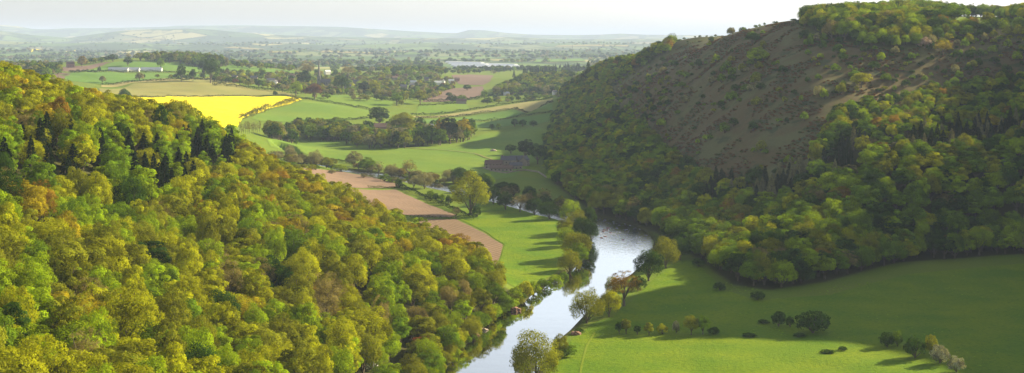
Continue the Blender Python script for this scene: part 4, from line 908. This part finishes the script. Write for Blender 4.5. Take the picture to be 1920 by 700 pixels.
for a in [
 ('house',508,156,16,9,6,'white_wall','slate','white village house with dark roof left of the trees by the tan field',.25),
 ('house',516,160,9,8,6.5,'white_wall','slate','tall white gabled house beside the white house by the tan field',1.3),
 ('house',476,151,14,8,6,'stone_wall','slate','long stone house with a tall pale chimney at the village left end',.1),
 ('house',440,150,12,8,5.5,'stone_wall','slate','stone cottage at the left end of the village',-.3),
 ('house',422,153,11,8,6,'stone_wall','slate','stone cottage half hidden by trees at the left end',.5),
 ('house',548,146,12,8,5,'stone_wall','tile','tile-roofed cottage on the slope above the village',.2),
 ('house',614,140,15,9,7,'white_wall','pale_roof','white house with pale roof behind the church spire',.7),
 ('house',652,168,14,9,6,'stone_wall','slate','grey stone house right of the church',.1),
 ('house',668,158,12,8,6,'stone_wall','slate','stone house above the grey one right of the church',-.2),
 ('house',757,167,14,9,5.5,'stone_wall','slate','slate-roofed house in the middle of the village',.15),
 ('house',775,158,14,8,5,'white_wall','pale_roof','pale-roofed house below the wooded knoll',-.1),
 ('house',772,164,11,8,5,'white_wall','slate','low white house under the pale-roofed one',.3),
 ('house',821,160,16,9,6,'white_wall','pale_roof','long white house near the red fields',.2),
 ('house',831,158,9,8,7,'white_wall','slate','white gabled house beside the long white one',1.4),
 ('house',846,156,13,8,5.5,'white_wall','pale_roof','pale house next to the red ploughed field',.1),
 ('house',857,153,11,8,5.5,'brick_wall','tile','tile-roofed house at the right end of the village',.2),
 ('house',800,152,11,8,5.5,'stone_wall','slate','stone house under the right side of the knoll',0),
 ('house',740,150,12,8,5.5,'stone_wall','tile','tile-roofed house under the left side of the knoll',.4),
 ('house',700,158,11,8,6,'white_wall','slate','small white house in the village middle',.1),
 ('house',1041,178,10,7,5.5,'white_wall','slate','white cottage alone on the far slope by the tan strips',.3),
 ('house',950,179,12,7,4,'white_wall','pale_roof','small pale cottage in the hedge above the tan strip',.1),
 ('house',132,127,15,10,8,'brick_wall','tile','red brick house at the left by the ploughed field',.6),
 ('house',8,124,18,10,8,'brick_wall','tile','red brick house at the far left edge',.2),
]: house(*a[:8], a[8], rz=a[9], group=VG, dmin=1500)
house('house', 716, 250, 22, 11, 8.5, 'brick_wall', 'tile', 'pink-walled country house in the belt of wood', rz=.25, chim=2, dmin=1300)
house('barn', 806, 246, 24, 10, 5, 'stone_wall', 'pale_roof', 'barn with a white sheet roof in the belt of wood', 'barn', rz=.05, chim=0, wins=False, dmin=1300)
house('barn', 865, 195, 18, 9, 5, 'stone_wall', 'tile', 'dark barn by the strip fields', 'barn', rz=.05, chim=0, wins=False, dmin=1300)
for i, (px_, L_, lb) in enumerate([(222, 40, 'long low white shed, left of the row on the green hill'), (246, 34, 'long low white shed with two pale gables on the green hill'), (284, 44, 'long low white shed, right of the row on the green hill')]):
    house('shed', px_, 134-(i == 2)*.3, L_, 10, 3.6, 'white_wall', 'pale_roof', lb, 'shed', rz=.04, group='long white sheds on the green hill', chim=0, wins=False, dmin=1500)
# farm at the foot of the right hill
for a in [('barn',926,316,17,8,4.6,'stone_wall','tile','long red-roofed stone barn of the shaded farm',-.05), ('barn',940,321,22,6,3,'stone_wall','tile','low stone byre in front of the shaded farm',-.08), ('house',954,312,15,8,6.5,'stone_wall','slate','grey stone farmhouse under the hill',-.15),
          ('barn',972,309,18,8,5.5,'stone_wall','slate','slate-roofed barn of the shaded farm',.1), ('house',984,311,9,7,6,'stone_wall','slate','gabled stone cottage nearest the hill at the farm',1.2), ('barn',967,317,12,6,3.6,'stone_wall','slate','small slate outhouse in the farmyard',.2)]:
    house(*a[:8], a[8], a[0], rz=a[9], group='buildings of the shaded farm', dmin=1000, chim=0 if a[0] == 'barn' else 1)
def garden_wall(px, h_, label, dmin):
    P = dens(hit([a for a,_ in px],[b for _,b in px], dmin), False, 3.0); t = np.gradient(P, axis=0); t /= np.linalg.norm(t, axis=1)[:,None]; nn = np.stack([-t[:,1], t[:,0]], -1)*.25
    z = ground(P[:,0], P[:,1]); co = np.stack([np.column_stack([P-nn, z-.6]), np.column_stack([P-nn, z+h_]), np.column_stack([P+nn, z+h_]), np.column_stack([P+nn, z-.6])], 1); L = len(P); ii = np.arange(L*4).reshape(L, 4)
    f = np.stack([ii[:-1,:], np.roll(ii, -1, 1)[:-1,:], np.roll(ii, -1, 1)[1:,:], ii[1:,:]], -1).reshape(-1); tag(link('stone_wall', mesh_np('stone_wall', co.reshape(-1,3), f, 4), M['stone_wall']), label, 'wall')
garden_wall([(906,316),(925,322),(950,326),(968,322),(985,320),(1010,324),(1025,334)], 1.4, 'stone wall along the front of the shaded farm', 1000)
# a white cottage showing between trees low in the lit wood
house('cottage', 686, 682, 8, 6, 4.5, 'white_wall', 'slate', 'white cottage almost hidden among the trees low in the lit wood', rz=1.1, dmin=380)

# church with its tower and spire
g_ = hit(598, 160, 1500)[0]; zc = float(ground(*g_)); ch = empty('church', (g_[0], g_[1], zc), .1); tag(ch, 'grey stone church with a tall pointed spire rising from the village trees', 'church')
s = g_[1]/F
tw_ = 3.6; th_ = 18.0; sp_ = 37.0
tower = poly_obj('tower', [box(-tw_, tw_, -tw_, tw_, -2, th_), box(-tw_-.3, tw_+.3, -tw_-.3, tw_+.3, th_, th_+.8)], 'church_stone', ch)
poly_obj('window', [box(-.7, .7, -tw_-.06, -tw_+.03, 9.5, 13)], 'glass', tower)
v = [(3.5*math.cos(k*math.pi/4+.39), 3.5*math.sin(k*math.pi/4+.39), th_+.8) for k in range(8)] + [(0, 0, th_+sp_)]
poly_obj('spire', [(v, [(k, (k+1) % 8, 8) for k in range(8)])], 'church_stone', ch)
v, f = box(tw_, tw_+20, -4.5, 4.5, -2, 7); v += [(tw_, 0, 12.5), (tw_+20, 0, 12.5)]; poly_obj('nave', [(v, f[:1]+f[2:]+[(7,4,8),(5,6,9)])], 'church_stone', ch)
rv = [(tw_+.02,-5,6.8),(tw_+20.4,-5,6.8),(tw_+20.4,0,12.7),(tw_+.02,0,12.7),(tw_+.02,5,6.8),(tw_+20.4,5,6.8)]; rv += [(a, b, c+.25) for a, b, c in rv]
poly_obj('roof', [(rv, [(0,1,2,3),(3,2,5,4),(9,8,7,6),(10,11,8,9),(0,6,7,1),(4,5,11,10),(1,7,8,2),(2,8,11,5)])], 'slate', ch)
for k in range(4): poly_obj('window', [box(tw_+2.4+k*4.6, tw_+3.8+k*4.6, -4.56, -4.47, 2, 5.6)], 'glass', ch)

# white tunnels of the fruit farm on the plain
def tunnels(px0, px1, py, rows, label):
    for r_ in range(rows):
        a = hit(px0+r_*5, py+r_*2.9, 3000)[0]; b = hit(px1+r_*9, py+r_*2.9+1.6, 3000)[0]; mid = (a+b)/2; L_ = np.hypot(*(b-a)); an = math.atan2(b[1]-a[1], b[0]-a[0])
        r = empty('polytunnel', (mid[0], mid[1], float(ground(*mid))), an); tag(r, label[r_], 'polytunnel', 'white polytunnels on the plain')
        w_, h_ = 22.0, 6.0; K = 8; v, f = [], []
        for q in range(K+1):
            t = math.pi*q/K; v += [(-L_/2, -math.cos(t)*w_/2, math.sin(t)*h_-.5), (L_/2, -math.cos(t)*w_/2, math.sin(t)*h_-.5)]
        f = [(2*q, 2*q+1, 2*q+3, 2*q+2) for q in range(K)]; poly_obj('film_cover', [(v, f)], 'film', r)
        for e in (-L_/2, L_/2):
            vv = [(e, -math.cos(math.pi*q/K)*w_/2*1.01, math.sin(math.pi*q/K)*h_*1.01-.5) for q in range(K+1)]; poly_obj('end_wall', [(vv, [tuple(range(K+1))])], 'film', r)
tunnels(838, 905, 117.5, 4, ['farthest white polytunnel, left end by the dark wood', 'second farthest long white polytunnel', 'third long white polytunnel on the plain', 'fourth long white polytunnel on the plain'])
tunnels(905, 968, 121, 3, ['white polytunnel right of the longest ones', 'white polytunnel in the nearer block', 'nearest white polytunnel behind the firs'])
# transmitter mast on the plain
g_ = hit(1073, 110, 3000)[0]; zc = float(ground(*g_)); r = empty('mast', (g_[0], g_[1], zc)); tag(r, 'thin grey transmitter mast standing on the hazy plain', 'mast')
hm = 26/F*g_[1]
poly_obj('tower', [([(-1.6,-1.6,0),(1.6,-1.6,0),(1.6,1.6,0),(-1.6,1.6,0),(-.7,-.7,hm),(.7,-.7,hm),(.7,.7,hm),(-.7,.7,hm)], [(0,1,5,4),(1,2,6,5),(2,3,7,6),(3,0,4,7),(4,5,6,7)])], 'metal', r)
poly_obj('antenna', [box(-2.2, 2.2, -2.2, 2.2, hm*.8, hm*.84)], 'metal', r)

# ------------------------------------------------------------------ rocks by the water
def rock(px, py, w_, h_, mat, label, dmin=400, zoff=0.0):
    g_ = hit(px, py, dmin)[0]; s = g_[1]/F; R = rng.normal(size=(3,)); n1, n2 = 14, 9; v, f = [], []
    for a in range(n2):
        for b in range(n1):
            th_, ph = math.pi*a/(n2-1), 2*math.pi*b/n1; d = np.array([math.sin(th_)*math.cos(ph), math.sin(th_)*math.sin(ph), math.cos(th_)])
            k = 1+.22*math.sin(5*d[0]+R[0])*math.sin(4*d[1]+R[1])+.15*math.sin(9*d[2]+7*d[0]+R[2]); v.append((d[0]*k*w_*s*.5, d[1]*k*w_*s*.35, d[2]*k*h_*s*.6+.2*h_*s))
    for a in range(n2-1):
        for b in range(n1): f.append((a*n1+b, (a+1)*n1+b, (a+1)*n1+(b+1) % n1, a*n1+(b+1) % n1))
    o = poly_obj('rock', [(v, f)], mat, None); o.location = (g_[0], g_[1], max(float(ground(*g_)), -1.2)+zoff); tag(o, label, 'rock', 'rocks at the river edge'); return o
rock(966, 592, 20, 11, 'rock', 'dark red rock ledge at the water below the tip of the lit wood')
rock(908, 627, 15, 7, 'pale_rock', 'pale pinkish rock lying at the water edge under the lit wood')
rock(893, 632, 15, 7, 'rock', 'dark rock beside the pale one at the water edge')
rock(1080, 628, 20, 8, 'rock', 'low dark rock on the right bank under the spreading willow')
rock(925, 284, 12, 5, 'pale_rock', 'pale flat stones on the valley meadow path', 1100)
rock(1087, 585, 5, 5, 'pale_rock', 'small white stone on the right bank by the copper-brown tree')
for k in range(9):
    px_, py_ = 1140+rng.uniform(-22, 52), 438+rng.uniform(-12, 24)
    o = rock(px_, py_, rng.uniform(5,9), rng.uniform(1.5,2.5), 'rock', 'dark boulder breaking the white water of the rapids', 500); o['group'] = 'boulders in the rapids'; o.location.z = -1.0
# meadow flowers tufts
x, y = grid(30, 300, 480, 700, 4.2); z = ground(x, y); rd, rhw = riv_dist(x, y); m = (z < 4) & (rd > rhw+8) & (x > 40) & ~inpoly(x, y, RIGHT_HILL) & (wav(x, y, 9.0, .2) > .15); 
scatter_stuff('meadow_tufts', 'taller tufts of grass on the near meadow', [('bush', 0, a, b, c-.1, rng.uniform(.5,1.3), rng.uniform(.15,.4), rng.uniform(0,6.28), (.12,.2,.02)) for a, b, c in zip(x[m], y[m], z[m])])

# ------------------------------------------------------------------ haze: one box of even air over the whole country
hz = bpy.data.materials.new('haze'); hz.use_nodes = True; t = hz.node_tree; t.nodes.clear(); ho = t.nodes.new('ShaderNodeOutputMaterial'); pv = t.nodes.new('ShaderNodeVolumePrincipled')
pv.inputs['Color'].default_value = (.57, .71, 1.0, 1); pv.inputs['Density'].default_value = 5.4e-5; pv.inputs['Anisotropy'].default_value = .0
t.links.new(pv.outputs[0], ho.inputs['Volume']); hz.cycles.homogeneous_volume = True
me = bpy.data.meshes.new('haze'); v, f = box(-140000, 140000, -300, 61500, float(GZ.min())-2, float(GZ.max())+14); me.from_pydata(v, [], f); me.update()
tag(link('haze', me, hz), 'thin pale blue haze over the whole valley and plain', kind='stuff')
print('HAZE top over highest', float(GZ.max()))
